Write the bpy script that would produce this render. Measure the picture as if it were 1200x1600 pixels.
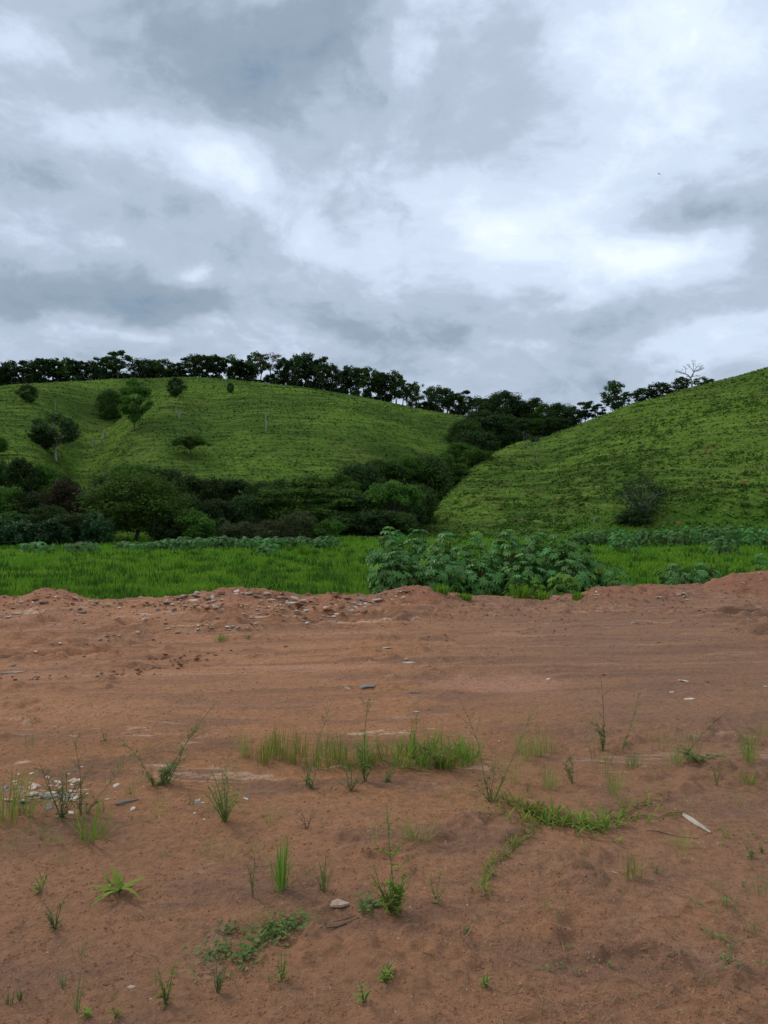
import bpy, bmesh, math, random
import numpy as np
from mathutils import Vector, Matrix

R = math.radians
for o in list(bpy.data.objects): bpy.data.objects.remove(o)
scene = bpy.context.scene
COL = scene.collection
rng = np.random.default_rng(7)
random.seed(7)

# ------------------------------------------------------------------ camera
CAM_H = 1.6
cam_d = bpy.data.cameras.new('camera')
cam_d.sensor_fit = 'HORIZONTAL'; cam_d.sensor_width = 36; cam_d.lens = 36
cam_d.clip_start = 0.05; cam_d.clip_end = 6000
cam = bpy.data.objects.new('camera', cam_d); COL.objects.link(cam)
cam.location = (0, 0, CAM_H); cam.rotation_euler = (R(90), 0, 0)
scene.camera = cam
scene.render.resolution_x = 768; scene.render.resolution_y = 1024

# ------------------------------------------------------------------ colour management
scene.view_settings.view_transform = 'Standard'
scene.view_settings.look = 'None'
scene.view_settings.gamma = 1
scene.view_settings.use_curve_mapping = False
scene.view_settings.exposure = 0.15

# ------------------------------------------------------------------ node helpers
class NT:
    def __init__(s, tree): s.t = tree; s.n = tree.nodes; s.l = tree.links
    def new(s, typ, **kw):
        n = s.n.new(typ)
        for k, v in kw.items(): setattr(n, k, v)
        return n
    def link(s, a, b): s.l.new(a, b)
    def put(s, sock, v):
        if hasattr(v, 'links') or hasattr(v, 'is_output'): s.l.new(v, sock)
        else: sock.default_value = v
    def math(s, op, a, b=None, c=None, clamp=False):
        n = s.new('ShaderNodeMath', operation=op, use_clamp=clamp)
        s.put(n.inputs[0], a)
        if b is not None: s.put(n.inputs[1], b)
        if c is not None: s.put(n.inputs[2], c)
        return n.outputs[0]
    def vec(s, op, a, b=None):
        n = s.new('ShaderNodeVectorMath', operation=op)
        s.put(n.inputs[0], a)
        if b is not None: s.put(n.inputs[1], b)
        return n.outputs['Value'] if op in ('DOT_PRODUCT', 'LENGTH') else n.outputs[0]
    def noise(s, vec, scale, detail=4, rough=0.5, dist=0.0, color=False):
        n = s.new('ShaderNodeTexNoise')
        s.put(n.inputs['Vector'], vec); n.inputs['Scale'].default_value = scale
        n.inputs['Detail'].default_value = detail; n.inputs['Roughness'].default_value = rough
        n.inputs['Distortion'].default_value = dist
        return n.outputs['Color'] if color else n.outputs['Fac']
    def ramp(s, fac, stops, interp='LINEAR'):
        n = s.new('ShaderNodeValToRGB'); cr = n.color_ramp; cr.interpolation = interp
        while len(cr.elements) < len(stops): cr.elements.new(0.5)
        for e, (p, c) in zip(cr.elements, stops):
            e.position = p; e.color = (*c, 1) if len(c) == 3 else c
        s.put(n.inputs[0], fac); return n.outputs[0]
    def mix(s, f, a, b, blend='MIX'):
        n = s.new('ShaderNodeMix', data_type='RGBA', blend_type=blend)
        s.put(n.inputs[0], f)
        s.put(n.inputs[6], (*a, 1) if isinstance(a, tuple) and len(a) == 3 else a)
        s.put(n.inputs[7], (*b, 1) if isinstance(b, tuple) and len(b) == 3 else b)
        return n.outputs[2]
    def maprange(s, v, a, b, c=0.0, d=1.0, smooth=True):
        n = s.new('ShaderNodeMapRange', interpolation_type='SMOOTHSTEP' if smooth else 'LINEAR')
        s.put(n.inputs[0], v)
        for i, x in enumerate((a, b, c, d)): n.inputs[1+i].default_value = x
        return n.outputs[0]

# ------------------------------------------------------------------ world: overcast sky
SUN_AZ, SUN_EL = R(-52), R(40)          # azimuth clockwise from +Y
world = bpy.data.worlds.new('World'); scene.world = world; world.use_nodes = True
w = NT(world.node_tree); w.n.clear()
out = w.new('ShaderNodeOutputWorld'); bg = w.new('ShaderNodeBackground'); w.link(bg.outputs[0], out.inputs[0])
bg.inputs[1].default_value = 0.1
sky = w.new('ShaderNodeTexSky', sky_type='NISHITA', sun_disc=False)
sky.sun_elevation = SUN_EL; sky.sun_rotation = SUN_AZ % (2*math.pi)
tc = w.new('ShaderNodeTexCoord'); D = tc.outputs['Generated']
sep = w.new('ShaderNodeSeparateXYZ'); w.link(D, sep.inputs[0])
az = w.math('ARCTAN2', sep.outputs[0], sep.outputs[1])
el = w.math('ARCSINE', sep.outputs[2])
zz = w.math('ADD', w.math('MAXIMUM', sep.outputs[2], 0.0), 0.42)
pc = w.new('ShaderNodeCombineXYZ')
w.link(w.math('DIVIDE', sep.outputs[0], zz), pc.inputs[0]); w.link(w.math('DIVIDE', sep.outputs[1], zz), pc.inputs[1])
P = pc.outputs[0]
aev = w.new('ShaderNodeCombineXYZ'); w.link(az, aev.inputs[0]); w.link(el, aev.inputs[1]); AE = aev.outputs[0]
wc = w.vec('SUBTRACT', w.noise(P, 1.4, 5, 0.55, color=True), (0.5, 0.5, 0.5))
wsc = w.new('ShaderNodeVectorMath', operation='MULTIPLY'); w.link(wc, wsc.inputs[0]); wsc.inputs[1].default_value = (0.34, 0.2, 0)
AEW = w.vec('ADD', AE, wsc.outputs[0])
CLOUDS = [  # px, py, rx, ry, amount : the larger cloud masses, as directions in the sky
 (250, 70, 340, 110, -.17), (590, 140, 270, 95, -.17), (40, 65, 60, 30, .20), (340, 250, 75, 40, .38),
 (190, 195, 70, 28, .18), (650, 90, 70, 45, .16), (990, 130, 230, 230, .20), (1010, 10, 120, 40, .12),
 (700, 330, 240, 90, .16), (560, 262, 70, 30, .14), (950, 412, 110, 42, .26), (1070, 372, 70, 28, .15),
 (780, 372, 55, 26, .20), (1070, 312, 110, 34, -.30), (1170, 400, 80, 60, -.30), (1150, 250, 100, 40, -.08),
 (40, 475, 260, 50, -.32), (330, 465, 180, 35, -.12), (720, 545, 260, 50, -.20), (900, 490, 120, 30, -.12),
 (150, 525, 130, 20, .30), (330, 515, 60, 12, .14), (600, 562, 200, 15, .10), (1110, 520, 120, 28, .14),
 (120, 375, 110, 30, .14), (290, 420, 40, 16, .22), (60, 300, 150, 50, -.12), (480, 400, 200, 30, -.02),
 (150, 345, 60, 18, -.08), (470, 330, 90, 40, .05),
]
val = None
for px, py, rx, ry, a in CLOUDS:
    u, v_ = (px-600)/1200, (800-py)/1200
    a0 = math.atan2(u, 1); e0 = math.atan2(v_, math.hypot(u, 1))
    d = w.vec('MULTIPLY', w.vec('SUBTRACT', AEW, (a0, e0, 0)), (1200/rx*math.cos(a0)*0.95, 1200/ry*0.85, 0))
    g = w.math('POWER', math.e, w.math('MULTIPLY', w.vec('DOT_PRODUCT', d, d), -1.0))
    val = w.math('MULTIPLY_ADD', g, a, val if val is not None else 0.0)
n1 = w.noise(P, 0.9, 3, 0.5)
n2 = w.noise(w.vec('ADD', P, w.vec('MULTIPLY', wc, (.5, .5, 0))), 3.6, 8, 0.60)
n3 = w.noise(w.vec('MULTIPLY', AEW, (1.0, 1.7, 1)), 8.5, 7, 0.64)
val = w.math('ADD', val, 0.55)
val = w.math('MULTIPLY_ADD', w.math('SUBTRACT', n1, 0.5), 0.15, val)
val = w.math('MULTIPLY_ADD', w.math('SUBTRACT', n2, 0.5), 0.85, val)
val = w.math('MULTIPLY_ADD', w.math('SUBTRACT', n3, 0.5), 0.50, val)
K = 10.0
stops = [(0.0, (.15, .235, .36)), (.28, (.28, .36, .45)), (.48, (.42, .50, .62)), (.70, (.60, .70, .85)), (.88, (.73, .83, .97)), (1.0, (.82, .91, 1.0))]
ccol = w.ramp(val, stops, 'EASE')
ccol = w.vec('MULTIPLY', ccol, (K, K, K))
thin = w.math('MULTIPLY', w.maprange(w.noise(P, 3.1, 5, .6), .6, .8), 0.22)
full = w.mix(thin, ccol, sky.outputs[0])
w.link(full, bg.inputs[0])
world.cycles.sampling_method = 'MANUAL'; world.cycles.sample_map_resolution = 512

# ------------------------------------------------------------------ sun
sun_d = bpy.data.lights.new('sun', 'SUN'); sun_d.energy = 1.4; sun_d.angle = R(11); sun_d.color = (1, .95, .86)
sun = bpy.data.objects.new('sun', sun_d); COL.objects.link(sun)
sdir = Vector((math.sin(SUN_AZ)*math.cos(SUN_EL), math.cos(SUN_AZ)*math.cos(SUN_EL), math.sin(SUN_EL)))
sun.rotation_euler = sdir.to_track_quat('Z', 'Y').to_euler(); sun.location = sdir*300

# ------------------------------------------------------------------ object helpers
def tag(o, label=None, cat=None, group=None, kind=None):
    if label: o['label'] = label
    if cat: o['category'] = cat
    if group: o['group'] = group
    if kind: o['kind'] = kind
    return o
def np_mesh(name, V, F, mat=None, smooth=False):
    """F: (n,k) int array or list of such arrays."""
    me = bpy.data.meshes.new(name)
    Fs = F if isinstance(F, list) else [F]
    V = np.asarray(V, dtype=np.float32)
    me.vertices.add(len(V)); me.vertices.foreach_set('co', V.ravel())
    loops = np.concatenate([f.ravel() for f in Fs]).astype(np.int32)
    tot = np.concatenate([np.full(len(f), f.shape[1]) for f in Fs]).astype(np.int32)
    start = np.concatenate([[0], np.cumsum(tot)[:-1]]).astype(np.int32)
    me.loops.add(len(loops)); me.loops.foreach_set('vertex_index', loops)
    me.polygons.add(len(tot)); me.polygons.foreach_set('loop_start', start); me.polygons.foreach_set('loop_total', tot)
    me.polygons.foreach_set('use_smooth', np.full(len(tot), smooth))
    me.update(calc_edges=True)
    if mat: me.materials.append(mat)
    return me
def obj(name, me, parent=None, loc=None, rot=None, scale=None):
    o = bpy.data.objects.new(name, me); COL.objects.link(o)
    if parent: o.parent = parent
    if loc is not None: o.location = loc
    if rot is not None: o.rotation_euler = rot
    if scale is not None: o.scale = scale
    return o
def copy_tree(o, parent=None):
    c = o.copy(); COL.objects.link(c); c.parent = parent
    for ch in o.children: copy_tree(ch, c)
    return c

# ------------------------------------------------------------------ numpy noise
_perm = np.random.default_rng(99).random((256, 256))
def vnoise(x, y, s=1.0, seed=0):
    x = np.asarray(x, float)*s + seed*17.3 + 1000; y = np.asarray(y, float)*s + seed*7.7 + 1000
    xi = np.floor(x).astype(int); yi = np.floor(y).astype(int); fx = x-xi; fy = y-yi
    fx = fx*fx*fx*(fx*(fx*6-15)+10); fy = fy*fy*fy*(fy*(fy*6-15)+10)
    g = lambda a, b: _perm[a & 255, b & 255]
    return ((g(xi, yi)*(1-fx)+g(xi+1, yi)*fx)*(1-fy)+(g(xi, yi+1)*(1-fx)+g(xi+1, yi+1)*fx)*fy)*2-1
def fbm(x, y, s=1.0, o=4, seed=0, g=.5):
    r = 0; a = 1; t = 0
    for i in range(o):
        r = r+a*vnoise(x, y, s*2**i, seed+i); t += a; a *= g
    return r/t
def sstep(a, b, x):
    t = np.clip((x-a)/(b-a), 0, 1); return t*t*(3-2*t)

# ------------------------------------------------------------------ terrain functions
RIDGE = np.array([  # px, foot distance, ridge distance, ridge row
 (-900, 90, 300, 620), (-300, 90, 290, 612), (0, 90, 285, 606), (50, 92, 285, 603), (100, 95, 285, 597), (200, 100, 285, 590), (300, 100, 285, 590),
 (400, 100, 280, 597), (480, 100, 275, 605), (550, 95, 265, 617), (620, 92, 255, 631), (680, 88, 245, 643), (730, 85, 240, 652),
 (780, 80, 235, 668), (820, 76, 228, 680), (850, 75, 215, 682), (900, 73, 200, 665), (950, 72, 190, 648), (1000, 72, 185, 630),
 (1060, 72, 178, 610), (1100, 72, 174, 600), (1150, 72, 170, 588), (1200, 72, 167, 573), (1500, 72, 160, 500), (2200, 72, 160, 480)])
_px = np.linspace(-900, 2200, 1241)
def _sm(c):
    v = np.interp(_px, RIDGE[:, 0], RIDGE[:, c]); k = np.exp(-np.linspace(-2, 2, 17)**2); k /= k.sum()
    return np.convolve(np.pad(v, 8, 'edge'), k, 'valid')
_Y0, _YR, _PR = _sm(1), _sm(2), _sm(3)
def land_z(x, y):
    x = np.asarray(x, float); y = np.asarray(y, float)
    yy = np.maximum(y, 12)
    px = 600+1200*x/yy
    Y0 = np.interp(px, _px, _Y0); YR = np.interp(px, _px, _YR); PR = np.interp(px, _px, _PR)
    zr = CAM_H+(800-PR)/1200*YR
    zf = -1.0
    el_ = (800-PR)/1200
    t = (y-Y0)/(YR-Y0); tc_ = np.clip(t, 0, 1)
    avg = (zr-zf)/(YR-Y0); k = np.clip(el_/avg, .3, .95)
    h = tc_*((2-k)-(1-k)*tc_)
    h = h - 0.05*np.exp(-(tc_/.06)**2)*(tc_ < .3)*tc_*6
    z = zf+(zr-zf)*h
    d = np.maximum(y-YR, 0)
    z = z+np.where(d > 0, el_*d-0.0045*d*d*np.exp(-d/300), 0)
    z = np.where(d > 60, np.maximum(z, -1+0*z) , z)
    # hollow on the left hill
    gx = 95+110*np.clip(t, 0, 1.1)+8*np.sin(t*9)
    gd = 11.0*np.exp(-((px-gx)/(np.where(px > gx, 52, 40)+34*tc_))**2)*sstep(0.02, .3, t)*(1-sstep(.62, 1.0, t))
    gd += 3.0*np.exp(-((px-330)/50)**2)*sstep(.05, .3, t)*(1-sstep(.3, .8, t))
    # draw between the two hills
    gx2 = 612+225*np.clip(t, 0, 1)
    gd += 8.0*np.exp(-((px-gx2)/np.where(px < gx2, 85, 48))**2)*sstep(0.0, .25, t)*(1-sstep(.6, .95, t))
    z = z-gd
    hill = sstep(0.0, .12, t)*(1-sstep(.86, .98, t)*.75)
    z = z+hill*(2.2*fbm(x, y, 1/34., 2, 3)+.35*fbm(x, y, 1/7., 3, 5))
    zc = z*1.0+1.0*fbm(x, y, 1/18., 2, 8)
    z = z+hill*0.13*np.sin(zc*2*math.pi/1.15)*(.5+.5*vnoise(x, y, 1/12., 4))
    fl = (1-sstep(-0.1, .05, t))
    z = z+fl*(0.10*fbm(x, y, 1/5., 3, 11)+.05*fbm(x, y, 1/1.1, 2, 12))
    return z
CREST = np.array([(-600, 925), (-200, 930), (0, 938), (30, 935), (60, 924), (95, 924), (130, 935), (185, 944), (240, 938), (300, 928), (340, 922), (380, 921), (430, 924),
 (455, 934), (520, 931), (570, 933), (600, 925), (640, 916), (670, 918), (700, 928), (730, 935), (800, 936), (900, 932), (930, 920), (1000, 916), (1100, 914), (1150, 897), (1200, 891), (1500, 885)])
def crestY(px): return np.interp(px, [-500, 600, 900, 1200, 1600], [13.0, 13.4, 13.8, 15.6, 16.5])
PUDDLES = [(1.05, 7.25, .62, .42), (-.75, 8.0, .75, .16), (1.8, 10.1, .45, .12), (2.1, 7.35, .0, .0)]
def dirt_z(x, y):
    x = np.asarray(x, float); y = np.asarray(y, float)
    yy = np.maximum(y, 3)
    px = 600+1200*x/yy
    Yc = crestY(px)
    zc = CAM_H-(np.interp(px, CREST[:, 0], CREST[:, 1])-800)/1200*Yc
    s = (y-Yc)/np.where(y < Yc, 1.25, .7)
    wide = np.exp(-s*s)
    z = zc*wide
    far = sstep(9.0, 12.5, y)
    z = z+wide*(.06*fbm(x, y, 2.6, 4, 21, .6)+.02*fbm(x, y, 9, 3, 22))
    z = z+.035*fbm(x, y, .6, 3, 23)+.010*fbm(x, y, 2.3, 4, 24, .6)
    # clods and ruts
    cl = np.maximum(fbm(x, y, 5.5, 3, 25, .6)-.12, 0)
    z = z+(.08+.03*far)*cl*sstep(.0, .5, vnoise(x, y, .55, 26)+.35*far)
    z = z+.008*fbm(x, y, 11, 3, 27, .6)
    z = z+.12*np.maximum(fbm(x*.6-y*.25, y, 2.6, 4, 28, .62)-.18, 0)*sstep(6.8, 8.5, y)*(.45+.55*sstep(1.5, -1.5, x))
    rut = np.zeros_like(x)
    for (x0, y0, sl, wd, dp) in ((-3, 9.4, .10, .16, .045), (-3, 10.3, .13, .15, .045), (-2, 11.4, .05, .2, .04), (3, 10.9, -.05, .2, .03), (3, 9.6, -.09, .22, .03), (-3, 8.7, .16, .12, .05), (-4, 9.9, .22, .12, .05), (-4, 11.0, .10, .15, .05), (-2, 11.9, .02, .12, .05)):
        dd = (y-y0-sl*(x-x0)-.15*np.sin(x*.6+y0))/wd
        rut += dp*(-np.exp(-dd*dd)+.45*np.exp(-(np.abs(dd)-1.8)**2*2))*sstep(-.6, .3, vnoise(x, y, .25, 31))
    z = z+rut*1.9*(1+.9*vnoise(x, y, 6, 29))
    # washed lip across the foreground
    lip = y-(5.15+.35*np.sin(x*.9)+.25*vnoise(x, y, .8, 33))
    z = z+.05*sstep(-.35, .2, lip)*(1-sstep(.2, 2.2, lip))*sstep(-.3, .5, vnoise(x, y, .7, 35))
    for (cx, cy, rx, ry) in PUDDLES:
        if rx > 0:
            q = np.exp(-(((x-cx)/rx)**2+((y-cy)/ry)**2)**2)
            z = z*(1-q)+(-.02)*q
    drop = np.maximum(y-(Yc+.75), 0)
    z = z-np.minimum(drop*.8, 1.9)
    return z
def ground(x, y): return np.maximum(dirt_z(x, y), land_z(x, y)-(np.asarray(y) < 15)*5)
_ys = np.concatenate([np.arange(1.8, 20, .01), np.geomspace(20, 420, 4000)])
def hit(px, py):
    u = (px-600)/1200; v = (800-py)/1200
    zr = CAM_H+v*_ys; zg = ground(u*_ys, _ys)
    i = np.argmax(zg >= zr)
    if zg[i] < zr[i]: i = len(_ys)-1
    return np.array((u*_ys[i], _ys[i], float(zg[i])))
def at(px, Y):
    x = (px-600)/1200*Y; return np.array((x, Y, float(ground(np.array([x]), np.array([Y]))[0])))

# ------------------------------------------------------------------ materials
def new_mat(name):
    m = bpy.data.materials.new(name); m.use_nodes = True
    t = NT(m.node_tree); b = t.n['Principled BSDF']; return m, t, b
def leaf_mat(name, c1, c2, rough=.75, trans=.25, objvar=.25, spec=.06, hue=.02):
    m, t, b = new_mat(name)
    geo = t.new('ShaderNodeNewGeometry'); oi = t.new('ShaderNodeObjectInfo')
    col = t.mix(geo.outputs['Random Per Island'], c1, c2)
    tcn = t.new('ShaderNodeTexCoord')
    nz = t.noise(tcn.outputs['Object'], .55, 3)
    hs = t.new('ShaderNodeHueSaturation'); t.link(col, hs.inputs['Color'])
    t.link(t.math('ADD', t.math('MULTIPLY', t.math('SUBTRACT', oi.outputs['Random'], .5), objvar*2), t.math('MULTIPLY_ADD', nz, .7, .65)), hs.inputs['Value'])
    t.link(t.math('MULTIPLY_ADD', oi.outputs['Random'], hue, .5-hue/2), hs.inputs['Hue'])
    b.inputs['Roughness'].default_value = rough; b.inputs['Specular IOR Level'].default_value = spec
    t.link(hs.outputs[0], b.inputs['Base Color'])
    tr = t.new('ShaderNodeBsdfTranslucent'); t.link(hs.outputs[0], tr.inputs[0])
    mx = t.new('ShaderNodeMixShader'); mx.inputs[0].default_value = trans
    t.link(b.outputs[0], mx.inputs[1]); t.link(tr.outputs[0], mx.inputs[2])
    t.link(mx.outputs[0], t.n['Material Output'].inputs[0]); return m
def plain_mat(name, c1, c2, scale=6, rough=.85, spec=.3, bump=.0, objvar=.3, detail=6):
    m, t, b = new_mat(name)
    tcn = t.new('ShaderNodeTexCoord'); oi = t.new('ShaderNodeObjectInfo')
    nz = t.noise(tcn.outputs['Object'], scale, detail, .6)
    col = t.mix(t.maprange(nz, .3, .7), c1, c2)
    hs = t.new('ShaderNodeHueSaturation'); t.link(col, hs.inputs['Color'])
    t.link(t.math('MULTIPLY_ADD', oi.outputs['Random'], objvar*2, 1-objvar), hs.inputs['Value'])
    t.link(hs.outputs[0], b.inputs['Base Color']); b.inputs['Roughness'].default_value = rough
    b.inputs['Specular IOR Level'].default_value = spec
    if bump:
        bp = t.new('ShaderNodeBump'); bp.inputs['Strength'].default_value = bump; bp.inputs['Distance'].default_value = .02
        t.link(nz, bp.inputs['Height']); t.link(bp.outputs[0], b.inputs['Normal'])
    return m
M = {}
M['dark'] = leaf_mat('foliage_dark', (.030, .058, .018), (.064, .108, .030), objvar=.42)
M['forest'] = leaf_mat('foliage_forest', (.042, .084, .020), (.086, .150, .032), objvar=.35)
M['mid'] = leaf_mat('foliage_mid', (.050, .112, .018), (.105, .19, .028), objvar=.25)
M['bright'] = leaf_mat('foliage_bright', (.055, .120, .018), (.110, .20, .030), objvar=.15)
M['olive'] = leaf_mat('foliage_olive', (.060, .075, .028), (.100, .115, .045), objvar=.2)
M['brown'] = leaf_mat('foliage_brown', (.045, .036, .020), (.075, .060, .032), objvar=.2)
M['bluish'] = leaf_mat('foliage_bluegreen', (.025, .070, .022), (.055, .125, .040), rough=.6, spec=.1)
M['pale'] = leaf_mat('foliage_pale_pink', (.16, .13, .115), (.30, .25, .23), objvar=.1)
M['castor'] = leaf_mat('castor_leaf', (.060, .175, .034), (.135, .305, .060), rough=.42, spec=.25, trans=.15, objvar=.28, hue=.03)
M['castor_young'] = leaf_mat('castor_leaf_young', (.15, .30, .035), (.22, .40, .06), rough=.45, trans=.25, objvar=.2)
M['bark'] = plain_mat('bark', (.045, .036, .028), (.11, .095, .078), 4, bump=.5)
M['bark_mid'] = plain_mat('bark_mid', (.10, .09, .07), (.20, .18, .15), 4)
M['bark_pale'] = plain_mat('bark_pale', (.22, .20, .17), (.42, .38, .33), 3, bump=.4)
M['field_grass'] = leaf_mat('field_grass', (.075, .20, .013), (.165, .36, .028), trans=.35, objvar=0)
M['hill_grass'] = leaf_mat('hill_grass', (.044, .088, .012), (.080, .140, .019), trans=.1, objvar=0)
M['weed'] = leaf_mat('weed_green', (.15, .235, .035), (.29, .37, .06), trans=.3, objvar=.2, hue=.05)
M['weed_dark'] = leaf_mat('weed_dull_green', (.12, .18, .05), (.20, .27, .08), trans=.3, objvar=.25, hue=.03)
M['straw'] = leaf_mat('weed_straw', (.24, .29, .06), (.42, .40, .13), trans=.3, objvar=.2, hue=.04)
M['stem'] = leaf_mat('weed_stem', (.12, .15, .055), (.19, .19, .09), trans=.05)
M['stem_red'] = leaf_mat('castor_stem', (.12, .10, .06), (.16, .12, .07), trans=.05)
M['stone'] = plain_mat('stone_pale', (.34, .225, .15), (.58, .42, .30), 9, bump=.5)
M['stone_white'] = plain_mat('stone_white', (.48, .37, .27), (.74, .64, .51), 14, bump=.3, objvar=.12)
M['stone_grey'] = plain_mat('stone_grey', (.17, .15, .125), (.30, .27, .235), 10, bump=.5, objvar=.15)
M['clod'] = plain_mat('clod_earth', (.19, .085, .045), (.34, .165, .090), 12, bump=.6)
M['clod_red'] = plain_mat('clod_red_earth', (.30, .105, .055), (.38, .16, .09), 12, bump=.6)
M['dead_wood'] = plain_mat('dead_wood', (.30, .25, .19), (.52, .46, .38), 8, bump=.4)
M['twig'] = plain_mat('twig', (.14, .09, .06), (.25, .17, .11), 8)
M['plastic_blue'] = plain_mat('plastic_blue', (.16, .25, .34), (.22, .33, .42), 8, rough=.5, objvar=.05)
M['plastic_white'] = plain_mat('plastic_white', (.70, .72, .74), (.80, .80, .80), 8, rough=.4, objvar=.05)

# dirt
m, t, b = new_mat('dirt'); M['dirt'] = m
tcn = t.new('ShaderNodeTexCoord'); O = tcn.outputs['Object']
so = t.new('ShaderNodeSeparateXYZ'); t.link(O, so.inputs[0])
stretch = t.vec('MULTIPLY', O, (.45, 1.0, 1.0))
big = t.noise(stretch, .42, 4, .55)
c = t.ramp(big, [(.28, (.235, .112, .053)), (.42, (.300, .138, .060)), (.55, (.370, .165, .068)), (.70, (.320, .165, .080))])
med = t.noise(stretch, 2.1, 6, .65)
c = t.mix(t.math('MULTIPLY', t.maprange(med, .48, .62), .85), c, (.200, .100, .056))
c = t.mix(t.math('MULTIPLY', t.maprange(t.noise(O, 1.1, 5, .6, 1.0), .60, .74), .6), c, (.44, .25, .155))
# orange fine silt on the left middle, duller greyer soil on the right
lm = t.math('MULTIPLY', t.maprange(so.outputs[1], 4.5, 7.5), t.maprange(t.math('MULTIPLY_ADD', t.math('SUBTRACT', big, .5), 5.0, so.outputs[0]), 2.2, -2.2))
c = t.mix(t.math('MULTIPLY', lm, .55), c, (.40, .185, .095))
fr = t.math('MAXIMUM', t.maprange(t.math('MULTIPLY_ADD', big, 5.0, so.outputs[0]), 2.0, 4.6), t.math('MULTIPLY', t.maprange(t.math('MULTIPLY_ADD', med, 3.0, so.outputs[1]), 6.8, 4.6), .7))
c = t.mix(t.math('MULTIPLY', fr, .6), c, (.235, .128, .078))
# damp darker scrapes and wheel tracks running across the lot
trk = t.noise(t.vec('MULTIPLY', t.vec('ADD', O, t.vec('MULTIPLY', so.outputs[0], (0, -.13, 0))), (.22, 3.0, 1.0)), 1.0, 6, .68, .3)
c = t.mix(t.math('MULTIPLY', t.math('MULTIPLY', t.maprange(trk, .50, .62), t.maprange(so.outputs[1], 5.6, 7.5)), .6), c, (.175, .092, .055))
c = t.mix(t.math('MULTIPLY', t.math('MULTIPLY', t.maprange(trk, .44, .36), t.maprange(so.outputs[1], 5.6, 7.5)), .45), c, (.46, .25, .15))
# pale eroded streaks
stre = t.noise(t.vec('MULTIPLY', O, (.8, 2.2, 1.0)), 1.3, 6, .66, 1.2)
pb = t.math('MULTIPLY', t.maprange(stre, .57, .64), t.math('MAXIMUM', t.maprange(so.outputs[1], 9.4, 11.5), t.math('MULTIPLY', t.maprange(so.outputs[1], 4.2, 4.8), t.maprange(so.outputs[1], 6.3, 5.2))))
c = t.mix(t.math('MULTIPLY', pb, t.maprange(so.outputs[0], 1.2, .2, .28, .75)), c, (.56, .38, .26))
# redder heaped earth
hz = t.maprange(so.outputs[2], .05, .22)
c = t.mix(t.math('MULTIPLY', hz, .55), c, (.30, .115, .062))
wob = t.vec('MULTIPLY', t.vec('SUBTRACT', t.noise(O, 2.2, 7, .7, color=True), (.5, .5, .5)), (1.5, .8, 0))
for (cx, cy, rx, ry) in PUDDLES[:3]:
    dd = t.vec('MULTIPLY', t.vec('SUBTRACT', t.vec('ADD', O, wob), (cx, cy, 0)), (1/rx, 1/ry, 0))
    c = t.mix(t.math('MULTIPLY', t.maprange(t.vec('DOT_PRODUCT', dd, dd), 1.6, .3), .55), c, (.44, .215, .135))
spk = t.new('ShaderNodeTexVoronoi'); t.link(O, spk.inputs['Vector']); spk.inputs['Scale'].default_value = 42
c = t.mix(t.math('MULTIPLY', t.maprange(spk.outputs['Distance'], .22, .08), .65), c, (.14, .072, .042))
fine = t.noise(O, 26, 5, .7)
hs = t.new('ShaderNodeHueSaturation'); t.link(c, hs.inputs['Color'])
t.link(t.math('MULTIPLY_ADD', fine, 1.3, .46), hs.inputs['Value']); t.link(hs.outputs[0], b.inputs['Base Color'])
b.inputs['Roughness'].default_value = .9; b.inputs['Specular IOR Level'].default_value = .2
bp = t.new('ShaderNodeBump'); bp.inputs['Strength'].default_value = 1; bp.inputs['Distance'].default_value = .019
hh = t.math('ADD', t.math('MULTIPLY', t.noise(O, 34, 6, .72), 1.0), t.math('MULTIPLY', t.noise(O, 7, 5, .6), 2.2))
t.link(hh, bp.inputs['Height']); t.link(bp.outputs[0], b.inputs['Normal'])

def hill_colour(t, O, so):
    n_a = t.noise(O, .028, 4, .55); n_b = t.noise(O, .13, 6, .62); n_c = t.noise(O, 1.3, 5, .65)
    hill = t.mix(t.maprange(n_a, .38, .62), (.072, .124, .024), (.122, .200, .031))
    hill = t.mix(t.math('MULTIPLY', t.maprange(n_b, .47, .66), .7), hill, (.052, .086, .020))
    hill = t.mix(t.math('MULTIPLY', t.maprange(t.noise(O, .07, 6, .66), .55, .68), .6), hill, (.150, .175, .042))
    contour = t.noise(t.vec('MULTIPLY', O, (.10, .10, 2.0)), .9, 6, .62, .5)
    hill = t.mix(t.math('MULTIPLY', t.maprange(contour, .52, .63), .6), hill, (.165, .225, .045))
    hill = t.mix(t.math('MULTIPLY', t.maprange(contour, .46, .36), .8), hill, (.050, .070, .020))
    clump = t.noise(t.vec('MULTIPLY', O, (1, 1, 1.8)), .55, 4, .6)
    hill = t.mix(t.math('MULTIPLY', t.maprange(clump, .57, .70), .4), hill, (.042, .062, .018))
    bare = t.math('MULTIPLY', t.maprange(t.noise(O, .28, 6, .7), .56, .68), t.math('MULTIPLY', t.maprange(so.outputs[1], 150, 80), t.maprange(so.outputs[0], 5, 20)))
    hill = t.mix(t.math('MULTIPLY', bare, .7), hill, (.15, .10, .045))
    return hill, n_b, n_c, contour, clump
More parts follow.
